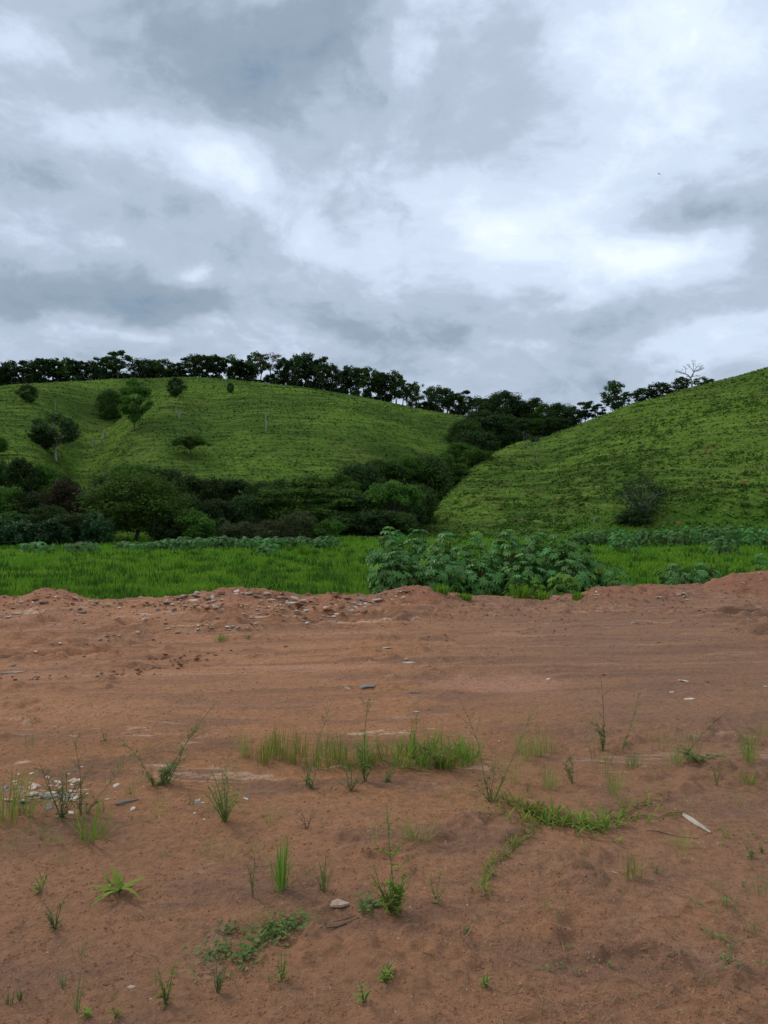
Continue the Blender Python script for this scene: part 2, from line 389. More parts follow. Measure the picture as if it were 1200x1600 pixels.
# land (field floor and hills)
m, t, b = new_mat('land'); M['land'] = m
tcn = t.new('ShaderNodeTexCoord'); O = tcn.outputs['Object']
so = t.new('ShaderNodeSeparateXYZ'); t.link(O, so.inputs[0])
hill, n_b, n_c, contour, clump = hill_colour(t, O, so)
field = t.mix(t.maprange(n_b, .35, .65), (.040, .135, .010), (.065, .19, .014))
isf = t.maprange(so.outputs[1], 84, 68)
lc = t.mix(isf, hill, field)
hs = t.new('ShaderNodeHueSaturation'); t.link(lc, hs.inputs['Color'])
t.link(t.math('MULTIPLY_ADD', n_c, 1.0, .5), hs.inputs['Value']); t.link(hs.outputs[0], b.inputs['Base Color'])
b.inputs['Roughness'].default_value = 1; b.inputs['Specular IOR Level'].default_value = 0
bp = t.new('ShaderNodeBump'); bp.inputs['Strength'].default_value = 1; bp.inputs['Distance'].default_value = .35
t.link(t.math('ADD', contour, t.math('ADD', n_c, clump)), bp.inputs['Height']); t.link(bp.outputs[0], b.inputs['Normal'])

m, t, b = new_mat('hill_grass'); M['hill_grass'] = m
tcn = t.new('ShaderNodeTexCoord'); O = tcn.outputs['Object']; so = t.new('ShaderNodeSeparateXYZ'); t.link(O, so.inputs[0]); geo = t.new('ShaderNodeNewGeometry')
hs = t.new('ShaderNodeHueSaturation'); t.link(hill_colour(t, O, so)[0], hs.inputs['Color']); t.link(t.math('MULTIPLY_ADD', geo.outputs['Random Per Island'], .7, .75), hs.inputs['Value'])
t.link(hs.outputs[0], b.inputs['Base Color']); b.inputs['Roughness'].default_value = 1; b.inputs['Specular IOR Level'].default_value = 0
m, t, b = new_mat('field_grass'); M['field_grass'] = m
tcn = t.new('ShaderNodeTexCoord'); O = tcn.outputs['Object']; geo = t.new('ShaderNodeNewGeometry')
fc = t.mix(geo.outputs['Random Per Island'], (.095, .215, .017), (.195, .37, .032))
fc = t.mix(t.math('MULTIPLY', t.maprange(t.noise(O, .35, 6, .68), .46, .66), .75), fc, (.25, .38, .04))
fc = t.mix(t.math('MULTIPLY', t.maprange(t.noise(O, .9, 5, .65), .55, .68), .7), fc, (.040, .13, .014))
b.inputs['Roughness'].default_value = .8; b.inputs['Specular IOR Level'].default_value = .05; t.link(fc, b.inputs['Base Color'])
tr = t.new('ShaderNodeBsdfTranslucent'); t.link(fc, tr.inputs[0]); mx = t.new('ShaderNodeMixShader'); mx.inputs[0].default_value = .35
t.link(b.outputs[0], mx.inputs[1]); t.link(tr.outputs[0], mx.inputs[2]); t.link(mx.outputs[0], t.n['Material Output'].inputs[0])
# ------------------------------------------------------------------ ground sheets
def grid_mesh(name, X, Y, Z, mat):
    r, c_ = X.shape; V = np.stack([X, Y, Z], -1).reshape(-1, 3)
    i = np.arange(r-1)[:, None]*c_+np.arange(c_-1)[None]
    F = np.stack([i, i+1, i+1+c_, i+c_], -1).reshape(-1, 4)
    return np_mesh(name, V, F, mat, True)
ys = np.concatenate([np.linspace(-30, 1.4, 24), np.geomspace(1.6, 19, 620)])
us = np.concatenate([np.linspace(-3.5, -.66, 26)[:-1], np.linspace(-.66, .66, 470), np.linspace(.66, 3.5, 26)[1:]])
Yg = np.repeat(ys[:, None], len(us), 1); Xg = us[None]*(np.maximum(Yg, 1.5)*1.0+.35+np.maximum(1.5-Yg, 0)*.6)
o = obj('dirt_ground', grid_mesh('dirt_ground', Xg, Yg, dirt_z(Xg, Yg), M['dirt'])); tag(o, 'bare reddish brown earth lot', None, None, 'structure')
ys = np.concatenate([np.linspace(14.6, 68, 130)[:-1], np.linspace(68, 300, 400)[:-1], np.geomspace(300, 1600, 40)])
us = np.concatenate([np.linspace(-3, -.62, 70)[:-1], np.linspace(-.62, .62, 480), np.linspace(.62, 3, 70)[1:]])
Yg = np.repeat(ys[:, None], len(us), 1); Xg = us[None]*Yg
o = obj('hills', grid_mesh('hills', Xg, Yg, land_z(Xg, Yg), M['land'])); tag(o, 'green field rising into two grassy pasture hills', None, None, 'structure')
# surrounding ground out to the horizon
a = np.linspace(0, 2*math.pi, 97)[:-1]; rr = np.array([0.01, 200, 1200, 4500])
V = np.array([(q*math.cos(k), q*math.sin(k), -3.6) for q in rr for k in a]); F = np.array([(i*96+j, i*96+(j+1) % 96, (i+1)*96+(j+1) % 96, (i+1)*96+j) for i in range(3) for j in range(96)])
tag(obj('ground', np_mesh('ground', V, F, M['land'])), 'grassy country reaching the horizon', None, None, 'structure')

# ------------------------------------------------------------------ strips of blades (grass, stems, strap leaves)
def blades(P0, L, W, az_, lean, bend, seg=3, flat=0.0):
    """curved tapering strips. lean/bend in radians from vertical."""
    P0 = np.asarray(P0, float); n = len(P0)
    L, W, az_, lean, bend = [np.broadcast_to(np.asarray(a_, float), (n,)) for a_ in (L, W, az_, lean, bend)]
    hx, hy = np.cos(az_), np.sin(az_)
    sx, sy = -hy, hx
    pts = [P0]; th = lean.copy(); p = P0.copy()
    for k in range(seg):
        d = np.stack([np.sin(th)*hx, np.sin(th)*hy, np.cos(th)], -1)
        p = p+d*(L/seg)[:, None]; pts.append(p); th = th+bend/seg
    V = []; wprof = [.7, 1.0, .75, .45, .3][:seg] if seg <= 5 else np.linspace(1, .3, seg)
    for k in range(seg):
        o_ = np.stack([sx, sy, 0*sx], -1)*(W*wprof[k]/2)[:, None]
        V += [pts[k]-o_, pts[k]+o_]
    V.append(pts[seg]); V = np.stack(V, 1)
    m_ = 2*seg+1; base = (np.arange(n)*m_)[:, None]
    Q = [base+np.array([[2*k, 2*k+1, 2*k+3, 2*k+2]]) for k in range(seg-1)]
    T = base+np.array([[2*seg-2, 2*seg-1, 2*seg]])
    return V.reshape(-1, 3), ([np.concatenate(Q)] if Q else []), T
def join(parts):
    Vs = []; Q = []; T = []; n = 0
    for V, q, t_ in parts:
        Vs.append(V)
        for a_ in q: Q.append(a_+n)
        if t_ is not None and len(t_): T.append(t_+n)
        n += len(V)
    F = []
    if Q: F.append(np.concatenate(Q))
    if T: F.append(np.concatenate(T))
    return np.concatenate(Vs), F
def blade_mesh(name, mat, *a_, **k):
    V, Q, T = blades(*a_, **k); return np_mesh(name, V, Q+[T], mat)
def leafcards(C, N, size, asp=1.8, r=rng):
    """rhombic leaves at C facing N."""
    n = len(C); A = r.normal(size=(n, 3)); N = N/np.linalg.norm(N, axis=1, keepdims=True)
    U = np.cross(N, A); U /= np.linalg.norm(U, axis=1, keepdims=True)+1e-9; Wv = np.cross(N, U)
    s = np.broadcast_to(size, (n,))[:, None]
    V = np.stack([C-U*s*asp/2, C+Wv*s/2+N*s*.12, C+U*s*asp/2, C-Wv*s/2+N*s*.12], 1).reshape(-1, 3)
    F = np.arange(n*4).reshape(-1, 4); return V, [F], None
def tube(pts, rad, n=6):
    pts = np.asarray(pts, float); k = len(pts); V = []
    for i in range(k):
        d = pts[min(i+1, k-1)]-pts[max(i-1, 0)]; d /= np.linalg.norm(d)+1e-9
        a_ = np.cross(d, (0.3, 1, .2)); a_ /= np.linalg.norm(a_); b_ = np.cross(d, a_)
        for j in range(n):
            th = 2*math.pi*j/n; V.append(pts[i]+rad[i]*(math.cos(th)*a_+math.sin(th)*b_))
    Q = np.array([(i*n+j, i*n+(j+1) % n, (i+1)*n+(j+1) % n, (i+1)*n+j) for i in range(k-1) for j in range(n)])
    return np.array(V), [Q], None

# ------------------------------------------------------------------ field and hill grass
def scatter_view(n, y0, y1, pxa=-60, pxb=1260, power=1.0):
    # more points near, fewer far (about even in the picture)
    q = rng.random(n); Y = (y0**-power+(y1**-power-y0**-power)*q)**(-1/power)
    x = (rng.uniform(pxa, pxb, n)-600)/1200*Y; return x, Y
x, y = scatter_view(150000, 16.2, 84)
kp = (dirt_z(x, y) < land_z(x, y)+.02); x, y = x[kp], y[kp]
z = land_z(x, y); den = fbm(x, y, 1/1.6, 3, 41)
px_ = 600+1200*x/y
L = (.09+.11*rng.random(len(x))+.20*np.maximum(den, 0))*(1+.006*y); L *= np.where(y < 24, 1.15, 1)
W = .010+.0011*y
P0 = np.stack([x, y, z-.02], -1)
me = blade_mesh('field_grass', M['field_grass'], P0, L, W, rng.uniform(0, 6.28, len(x)), rng.uniform(.05, .6, len(x)), rng.uniform(.1, .9, len(x)), seg=2)
tag(obj('field_grass', me), 'lush bright green grass covering the flat field', 'grass', None, 'stuff')
# taller darker tussocks inside the field
x, y = scatter_view(900, 18, 78, power=.6); C0 = []
for a_, b_ in zip(x, y):
    k = 26; C0.append(np.stack([a_+rng.normal(0, .16, k), b_+rng.normal(0, .16, k)], -1))
C0 = np.concatenate(C0); x, y = C0[:, 0], C0[:, 1]; P0 = np.stack([x, y, land_z(x, y)-.02], -1)
me = blade_mesh('field_tussocks', M['weed_dark'], P0, rng.uniform(.25, .5, len(x)), .008+.0009*y, rng.uniform(0, 6.28, len(x)), rng.uniform(.05, .7, len(x)), .5, seg=2)
me.materials[0] = leaf_mat('tussock_green', (.035, .11, .014), (.07, .18, .02), trans=.3, objvar=0)
tag(obj('field_tussocks', me), 'coarser darker grass tussocks dotted through the flat field', 'grass', None, 'stuff')
# hill sward
x, y = scatter_view(150000, 74, 285, power=.7)
px_ = 600+1200*x/y
P0 = np.stack([x, y, land_z(x, y)-.03], -1)
zc = P0[:, 2]+1.0*fbm(x, y, 1/18., 2, 8)
kp = rng.random(len(x)) < (.35+.65*(np.sin(zc*2*math.pi/1.15) > -.1))*(.5+.5*(fbm(x, y, .35, 3, 44) > -.1))
P0 = P0[kp]; x, y = x[kp], y[kp]
N0 = rng.normal(0, .55, (len(x), 3)); N0[:, 2] = 1; N0[:, 1] -= .25
P0[:, 2] += rng.uniform(.02, .16, len(x))
V, Q, T = leafcards(P0, N0, (.10+.0011*y)*rng.uniform(.5, 1.3, len(x)), 2.2); me = np_mesh('hill_grass', V, Q, M['hill_grass'])
tag(obj('hill_grass', me), 'rough pasture grass on the hillside terraces', 'grass', None, 'stuff')
# dark low tussocks on the right hill
x, y = scatter_view(1700, 74, 190, pxa=660, power=.5)
kp = fbm(x, y, 1/9., 3, 47)-(y-74)/160 > -.25; x, y = x[kp], y[kp]
k = 16; xx = np.repeat(x, k)+rng.normal(0, .24, len(x)*k); yy = np.repeat(y, k)+rng.normal(0, .16, len(x)*k)
N0 = rng.normal(size=(len(xx), 3)); N0[:, 2] = np.abs(N0[:, 2])+.4
V, Q, T = leafcards(np.stack([xx, yy, land_z(xx, yy)+rng.uniform(0, .28, len(xx))], -1), N0, rng.uniform(.12, .26, len(xx)))
tag(obj('hill_tussocks', np_mesh('hill_tussocks', V, Q, M['mid'])), 'dark low tussocks dotted over the right hillside', 'grass', None, 'stuff')

# ------------------------------------------------------------------ trees
def tree_meshes(seed, style, H=10.0, Wd=9.0, n_cl=16, leaves=5000, lsize=.26, trunk_r=.22, mat='mid', bark='bark'):
    r = np.random.default_rng(seed)
    tp = []; cl = []
    fork = {'umbrella': .42, 'round': .25, 'tall': .35, 'open': .30, 'bush': .06, 'low': .12, 'tier': .35, 'full': .22}[style]*H
    lean = r.normal(0, .03, 2)*H
    base = np.array((0, 0, -.5)); f = np.array((lean[0], lean[1], fork))
    mid = np.array((lean[0]*.3+r.normal(0, .1), lean[1]*.3, fork*.5))
    tp.append(tube([base, (0, 0, .1), mid, f], [trunk_r*1.5, trunk_r*1.25, trunk_r, trunk_r*.85], 7))
    for i in range(n_cl):
        th = 2*math.pi*(i*.618)+r.normal(0, .25)
        zc_, rz_, rr_, squ = {'umbrella': (.66, .30, .44, .75), 'tier': (.62, .34, .46, .7), 'tall': (.64, .34, .40, 1), 'open': (.66, .30, .46, .9), 'bush': (.42, .44, .40, 1),
                      'low': (.55, .40, .42, .9), 'round': (.62, .36, .40, 1), 'full': (.50, .46, .40, 1)}[style]
        zz_ = 1-2*(i+.5)/n_cl
        if style == 'umbrella': zz_ = .9-1.1*(i+.5)/n_cl
        if style == 'tier': zz_ = round(zz_*2)/2+r.normal(0, .06)
        ring = math.sqrt(max(0.05, 1-zz_*zz_))*r.uniform(.62, 1.08)
        c_ = np.array((math.cos(th)*ring*rr_*Wd, math.sin(th)*ring*rr_*Wd, (zc_+rz_*zz_*r.uniform(.85, 1.05)-.03)*H))
        cr = {'umbrella': .19, 'tier': .19, 'tall': .20, 'open': .15, 'bush': .22, 'low': .2, 'round': .21, 'full': .22}[style]*Wd*r.uniform(.72, 1.3)
        fl = {'umbrella': .5, 'tier': .42, 'open': .65, 'tall': .85}.get(style, .75); q = ring
        cl.append((c_, cr, fl))
        m1 = f*.55+c_*.45+np.array((0, 0, -.03*H*q))+r.normal(0, .04*H, 3)
        if style in ('bush',): m1 = c_*.5
        tp.append(tube([f-np.array((0, 0, .3)), m1, c_*.8+m1*.2, c_+np.array((0, 0, cr*fl*.3))], [trunk_r*.55, trunk_r*.35, trunk_r*.2, .02], 5))
        for _ in range(3):
            e = c_+r.normal(0, cr*.5, 3)*np.array((1, 1, fl)); tp.append(tube([c_*.75+m1*.25, e], [trunk_r*.18, .015], 4))
    if leaves == 0: return tp, None
    wts = np.array([c_[1]**2 for c_ in cl]); wts /= wts.sum(); Cs = []; Ns = []
    for (c_, cr, fl), wt in zip(cl, wts):
        n = int(leaves*wt)
        # lobed sub-clumps make the outline uneven
        sub = r.normal(size=(9, 3)); sub /= np.linalg.norm(sub, axis=1, keepdims=True); sub[:, 2] = sub[:, 2]*.8+.15
        k = r.integers(0, 9, n); d = r.normal(size=(n, 3)); d /= np.linalg.norm(d, axis=1, keepdims=True)
        rad = (.30+.22*r.random(n))[:, None]*r.uniform(.7, 1.2, 9)[k][:, None]
        p = sub[k]*.62+d*rad*(r.random(n)**.33)[:, None]*1.35
        Cs.append(c_+p*cr*np.array((1, 1, fl))); Ns.append(d*.8+np.array((0, 0, .7))+r.normal(0, .45, (n, 3)))
    Cs = np.concatenate(Cs); Ns = np.concatenate(Ns)
    V, Q, T = leafcards(Cs, Ns, lsize*r.uniform(.6, 1.35, len(Cs)), 1.6, r)
    return tp, (V, Q)
VAR = {}
def variant(key, seed, style, mat, bark='bark', **k):
    tp, lv = tree_meshes(seed, style, **k)
    V, F = join(tp); tm = np_mesh('trunk', V, F, M[bark], True)
    cm = np_mesh('crown', lv[0], lv[1], M[mat]) if lv else None
    VAR[key] = (tm, cm, k.get('H', 10.0), k.get('Wd', 9.0))
# far crest trees
far = dict(lsize=.42)
for i, (st, mt, nl, ncl) in enumerate([('full', 'dark', 1500, 18), ('round', 'forest', 1400, 14), ('tall', 'dark', 1300, 14), ('open', 'dark', 1200, 15),
        ('round', 'mid', 1400, 14), ('tall', 'dark', 1200, 13), ('full', 'dark', 1800, 18), ('open', 'dark', 1000, 13), ('tier', 'dark', 1400, 16)]):
    variant('f%d' % i, 100+i, st, mt, leaves=int(nl*1.55), n_cl=ncl, H=10, Wd=8 if st != 'tall' else 6, trunk_r=.20, **far)
variant('fpale', 131, 'umbrella', 'pale', 'bark_pale', leaves=1100, n_cl=12, lsize=.32, H=12, Wd=9)
variant('fslim', 132, 'tall', 'mid', 'bark', leaves=420, n_cl=8, lsize=.36, H=10, Wd=4.5, trunk_r=.12)
variant('fsparse', 133, 'open', 'mid', 'bark', leaves=420, n_cl=10, lsize=.36, H=10, Wd=8, trunk_r=.14)
# middle distance
N = dict(lsize=.24)
variant('m_round_d', 201, 'full', 'dark', leaves=15000, n_cl=30, **N)
variant('m_round_d2', 202, 'full', 'forest', leaves=15000, n_cl=26, **N)
variant('m_round_m', 203, 'full', 'mid', leaves=15000, n_cl=28, **N)
variant('m_tall_d', 204, 'full', 'dark', leaves=12000, n_cl=26, H=11, Wd=7, **N)
variant('m_umb_m', 205, 'umbrella', 'mid', leaves=15000, n_cl=30, Wd=11, **N)
variant('m_umb_b', 206, 'umbrella', 'forest', leaves=15000, n_cl=30, Wd=11, **N)
variant('m_tier_m', 207, 'tier', 'mid', leaves=16000, n_cl=34, Wd=11, **N)
variant('m_bright', 208, 'round', 'bright', leaves=22000, n_cl=38, lsize=.20, Wd=11)
variant('m_brown', 209, 'full', 'brown', leaves=12000, n_cl=26, **N)
variant('b_olive', 210, 'bush', 'olive', leaves=7000, n_cl=14, H=3.5, Wd=5, lsize=.13, trunk_r=.08)
variant('b_bright', 211, 'bush', 'bright', leaves=7000, n_cl=14, H=3.5, Wd=5, lsize=.15, trunk_r=.08)
variant('b_dark', 212, 'bush', 'dark', leaves=7000, n_cl=14, H=3.5, Wd=5, lsize=.17, trunk_r=.08)
variant('b_blue', 213, 'bush', 'bluish', leaves=3600, n_cl=15, H=3.5, Wd=5, lsize=.24, trunk_r=.08)
variant('b_mid', 216, 'bush', 'mid', leaves=7000, n_cl=14, H=3.5, Wd=5, lsize=.16, trunk_r=.08)
variant('m_lone', 214, 'low', 'dark', 'bark', leaves=7000, n_cl=18, H=8, Wd=8, lsize=.26)
variant('m_gnarl', 217, 'low', 'dark', 'bark_pale', leaves=3600, n_cl=17, H=7, Wd=9, lsize=.22, trunk_r=.24)
variant('m_open', 215, 'open', 'dark', 'bark_pale', leaves=5200, n_cl=20, H=7, Wd=8, lsize=.22, trunk_r=.18)
def place(name, key, pos, height, width, label, cat, group=None):
    tm, cm, H, Wd = VAR[key]
    e = obj(name, None, None, pos, (0, 0, rng.uniform(0, 6.28)))
    s = width/Wd; e.scale = (s, s, height/H); e.empty_display_size = .3
    tag(e, label, cat, group)
    obj('trunk', tm, e)
    if cm: obj('crown', cm, e)
    return e
def tree_px(name, key, px, Y, top, wpx, label, cat='tree', group=None):
    if key[0] == 'm' and Y < 132:
        while Y > 84 and CAM_H+(800-top)/1200*Y-at(px, Y)[2] < .95*wpx/1200*Y: Y -= 2
    p = at(px, Y); zt = CAM_H+(800-top)/1200*Y
    return place(name, key, p, max(zt-p[2], 1.0), wpx/1200*Y, label, cat, group)
def ridgeY(px): return float(np.interp(px, _px, _YR))

# --- crest row on the left hill
def crest_label(px):
    if px < 175: return 'dark leafy tree in the crest row left of the tall leaning umbrella tree', 'crest trees left of the tall umbrella tree'
    if px < 425: return 'dark leafy tree in the crest row between the tall umbrella tree and the pale tree', 'crest trees between the umbrella tree and the pale tree'
    if px < 652: return 'dark leafy tree in the crest row between the pale tree and the slim tree', 'crest trees between the pale tree and the slim tree'
    return 'dark leafy tree in the crest row right of the slim sparse tree', 'crest trees right of the slim tree'
row = [(-12, 572, 36), (5, 574, 28), (18, 560, 34), (34, 563, 30), (50, 566, 34), (64, 560, 36), (80, 563, 34), (92, 566, 26), (103, 563, 26), (114, 562, 24), (128, 566, 24),
 (146, 566, 26), (158, 558, 32), (170, 553, 34), (214, 562, 26), (228, 562, 34), (243, 566, 26),
 (275, 567, 28), (288, 564, 32), (303, 558, 26), (317, 555, 34), (330, 556, 34), (343, 560, 36), (357, 560, 34), (371, 562, 36), (384, 565, 28), (397, 556, 26), (407, 553, 30),
 (441, 560, 30), (455, 562, 24), (465, 554, 26), (478, 556, 34), (492, 557, 34), (506, 562, 30), (520, 571, 26), (534, 575, 28), (548, 573, 32), (562, 574, 34), (577, 576, 32), (591, 583, 28),
 (604, 581, 34), (618, 582, 34), (631, 590, 32), (643, 600, 24), (672, 606, 28), (684, 604, 32), (697, 608, 32), (712, 613, 34), (728, 612, 32), (743, 618, 36)]
fk = ['f0', 'f6', 'f1', 'f2', 'f3', 'f6', 'f8', 'f5', 'f0', 'f7', 'f6', 'f4', 'f2', 'f0', 'f6']
for i, (px, top, wpx) in enumerate(row):
    lb, gr = crest_label(px)
    tree_px('ridge_tree', fk[(i*7) % len(fk)], px+rng.uniform(-2, 2), ridgeY(px)+2+9*rng.random(), top-2+rng.uniform(-3, 4), wpx*rng.uniform(.9, 1.25), lb, 'tree', gr)
tree_px('ridge_tree', 'f3', 184, 287, 545, 42, 'tallest umbrella-crowned tree of the crest row, leaning a little', 'tree')
tree_px('ridge_tree', 'fsparse', 200, 290, 570, 24, 'thin see-through tree just right of the tallest crest tree', 'tree')
tree_px('ridge_tree', 'f4', 256, 288, 562, 30, 'paler green sparse tree right of the gap in the crest row', 'tree')
tree_px('ridge_tree', 'fpale', 424, 284, 549, 44, 'pale pinkish tall tree standing out in the crest row', 'tree')
tree_px('ridge_tree', 'fslim', 654, 253, 594, 22, 'slim sparse tree with a bare trunk near the right end of the crest row', 'tree')
# low scrub under the crest row
for px in np.arange(0, 735, 15):
    if rng.random() < .9: tree_px('ridge_shrub', 'b_dark', px+rng.uniform(-5, 5), ridgeY(px)+5, np.interp(px, RIDGE[:, 0], RIDGE[:, 3])-rng.uniform(4, 17), rng.uniform(14, 26),
        'small dark shrub under the tree row on the left hill crest', 'shrub', 'shrubs under the crest trees')
# --- trees behind the col and the right ridge
for i, (px, top, wpx, dY, key, lb) in enumerate([
    (762, 622, 46, 0, 'm_tall_d', 'dark tree left of the highest tree in the saddle'), (787, 609, 62, -4, 'm_round_d', 'highest dense dark tree in the saddle between the hills'),
    (812, 628, 44, 4, 'm_round_d2', 'dark tree just right of the highest saddle tree'), (832, 621, 44, 6, 'm_tall_d', 'dark upright tree in the middle of the saddle'),
    (852, 632, 42, 8, 'f4', 'mid green tree in the saddle above the bare saplings'), (872, 628, 44, 10, 'm_round_d', 'dense dark tree at the right end of the saddle clump'),
    (893, 636, 40, 12, 'f6', 'dark tree where the right hill meets the saddle'), (914, 624, 34, 16, 'f3', 'open crowned tree with sky under it behind the right slope'),
    (932, 630, 32, 16, 'f7', 'thin open tree left of the tall tree behind the right slope'), (962, 598, 42, 14, 'f1', 'tall dark flat-topped tree behind the right slope'),
    (986, 612, 30, 16, 'fsparse', 'sparse see-through tree right of the tall tree behind the right slope'), (1008, 604, 36, 15, 'f6', 'rounded dark tree peeping over the right slope'),
    (1030, 597, 38, 16, 'f0', 'dark tree with twiggy top peeping over the right slope'), (1046, 603, 24, 14, 'f3', 'small tree between two rounded ones over the right slope'),
    (1064, 588, 28, 13, 'f6', 'round dark tree beside the bare tree on the right slope'), (1096, 590, 24, 12, 'f4', 'low green tree right of the bare tree on the right slope'),
    (1110, 592, 18, 10, 'b_dark', 'lowest dark bush at the right end of the trees over the slope')]):
    tree_px('tree', key, px, ridgeY(px)+dY, top, wpx*1.1, lb, 'tree')
# --- trees up the draw and along the stream: px, distance, top, width, kind, label
DRAW = [
 (748, 205, 640, 46, 'm_round_d', 'dark tree at the top of the draw by the left hill edge'),
 (728, 190, 655, 50, 'm_round_d2', 'dark rounded tree at the left hill edge, upper draw'),
 (762, 196, 648, 48, 'm_tall_d', 'dark tree in the upper draw below the saddle'),
 (785, 200, 645, 48, 'm_round_d', 'dark tree above the small saddle meadow'),
 (812, 205, 650, 40, 'm_tall_d', 'dark tree with pale trunk above the saddle meadow'),
 (838, 208, 655, 40, 'm_round_m', 'greenish tree above the right end of the saddle meadow'),
 (868, 204, 652, 40, 'm_round_d', 'dark tree right above the saddle meadow'),
 (745, 160, 672, 62, 'm_round_d', 'large dark round tree beside the draw, left of the meadow'),
 (718, 150, 692, 54, 'm_round_m', 'mid green bushy tree low in the draw'),
 (745, 140, 700, 44, 'b_mid', 'rounded green bush at the meadow edge in the draw'),
 (695, 128, 712, 60, 'm_tier_m', 'layered green tree at the foot of the draw'),
 (668, 122, 710, 64, 'm_round_d2', 'dark tree left of the layered tree at the draw foot'),
 (637, 122, 708, 56, 'm_umb_m', 'flat-topped tree in the middle of the stream woods'),
 (600, 120, 716, 60, 'm_umb_b', 'spreading tree rising above the stream woods'),
 (562, 118, 722, 62, 'm_round_d', 'dark tree above the woods left of the spreading tree'),
 (528, 116, 742, 64, 'm_tier_m', 'dark layered tree in the back of the stream woods'),
 (490, 116, 742, 62, 'm_umb_m', 'flat dark tree behind the green umbrella tree'),
 (450, 114, 746, 60, 'm_umb_b', 'dark flat tree left behind the green umbrella tree'),
 (408, 112, 752, 48, 'm_round_d2', 'dark tree in the gap between left and middle woods'),
 (375, 110, 747, 54, 'm_tall_d', 'tall dark tree by the gap in the woods'),
 (335, 104, 744, 62, 'm_round_d', 'dark tree right behind the big bright green tree'),
 (298, 102, 742, 70, 'm_round_d2', 'broad dark tree right of the big bright green tree'),
 (250, 106, 728, 70, 'm_round_d', 'dark crown right behind the big bright green tree'),
 (205, 108, 722, 80, 'm_umb_m', 'dark domed crown behind the big bright green tree'),
 (168, 100, 738, 50, 'm_round_d', 'dark crown left behind the big bright green tree'),
 (100, 92, 738, 46, 'm_tall_d', 'narrow dark tree right of the left edge trees'),
 (70, 90, 724, 54, 'm_round_m', 'olive green tree in the left edge trees'),
 (38, 88, 712, 52, 'm_tall_d', 'tall dark tree in the left edge trees'),
 (6, 88, 716, 54, 'm_round_d', 'dark tree cut by the left edge of the picture'),
 (-35, 88, 712, 64, 'm_round_d2', 'dark tree just beyond the left edge'),
 (655, 96, 758, 56, 'm_round_d2', 'dark tree in shade at the right end of the woods'),
 (632, 92, 768, 60, 'm_round_d', 'dark tree at the right end of the woods by the field'),
 (610, 88, 750, 80, 'm_umb_m', 'big dark umbrella tree at the right of the woods'),
 (560, 88, 768, 64, 'm_round_d', 'dark tree between the two umbrella trees'),
 (480, 92, 750, 130, 'm_tier_m', 'wide green umbrella tree in the middle of the woods'),
 (505, 84, 778, 78, 'm_tier_m', 'lower green layered tree in the middle of the woods'),
 (440, 84, 776, 66, 'm_umb_m', 'green tree left of the lower layered tree'),
 (385, 82, 770, 52, 'm_round_d', 'dark tree behind the olive bushes'),
 (535, 80, 800, 60, 'm_round_d2', 'dark shaded tree just above the field middle'),
 (590, 80, 795, 70, 'm_round_d', 'dark shaded tree above the field left of the castor thicket'),
 (622, 79, 800, 54, 'm_round_d2', 'dark shaded tree above the field behind the castor thicket'),
 (340, 80, 778, 60, 'm_round_d', 'dark tree above the bright bush'),
 (280, 80, 770, 66, 'm_round_d2', 'dark tree at the right side of the big bright tree'),
 (212, 68, 746, 128, 'm_bright', 'big bright green broad tree at the field edge'),
 (150, 72, 772, 60, 'm_round_d', 'dark tree at the left side of the big bright tree'),
 (100, 70, 755, 66, 'm_brown', 'reddish brown crowned tree in the left woods'),
 (50, 72, 766, 66, 'm_round_d', 'dark tree left of the brownish tree'),
 (10, 72, 760, 60, 'm_round_m', 'olive tree low at the left edge'),
 (75, 64, 790, 60, 'm_round_d2', 'dark shaded tree below the brownish tree'),
 (120, 62, 800, 60, 'm_round_d', 'dark shaded tree above the left field edge'),
 (20, 64, 800, 60, 'm_round_d2', 'dark shaded tree behind the glossy bushes'),
 (260, 66, 800, 56, 'b_dark', 'dark bush at the foot of the big bright tree'),
 (305, 66, 799, 62, 'b_bright', 'fresh green bush right of the big bright tree'),
 (350, 68, 810, 44, 'b_dark', 'dark low bush between bright and olive bushes'),
 (378, 66, 814, 62, 'b_olive', 'olive bush at the field edge, left one'),
 (425, 68, 812, 52, 'b_olive', 'olive bush at the field edge, middle one'),
 (466, 70, 797, 58, 'b_olive', 'tallest rounded olive bush at the field edge'),
 (510, 70, 810, 44, 'b_mid', 'small green bush right of the tallest olive bush'),
 (22, 58, 814, 62, 'b_blue', 'glossy broad-leaved bush at the left edge'),
 (75, 58, 812, 60, 'b_blue', 'glossy broad-leaved bush, second from the left edge'),
 (152, 60, 802, 44, 'b_blue', 'glossy broad-leaved bush beside the big bright tree'),
 (-20, 58, 810, 60, 'b_blue', 'glossy broad-leaved bush beyond the left edge'),
]
for px, Y, top, wpx, key, lb in DRAW:
    tree_px('bush' if key[0] == 'b' else 'tree', key, px, Y, top, wpx*1.15, lb, 'bush' if key[0] == 'b' else 'tree')
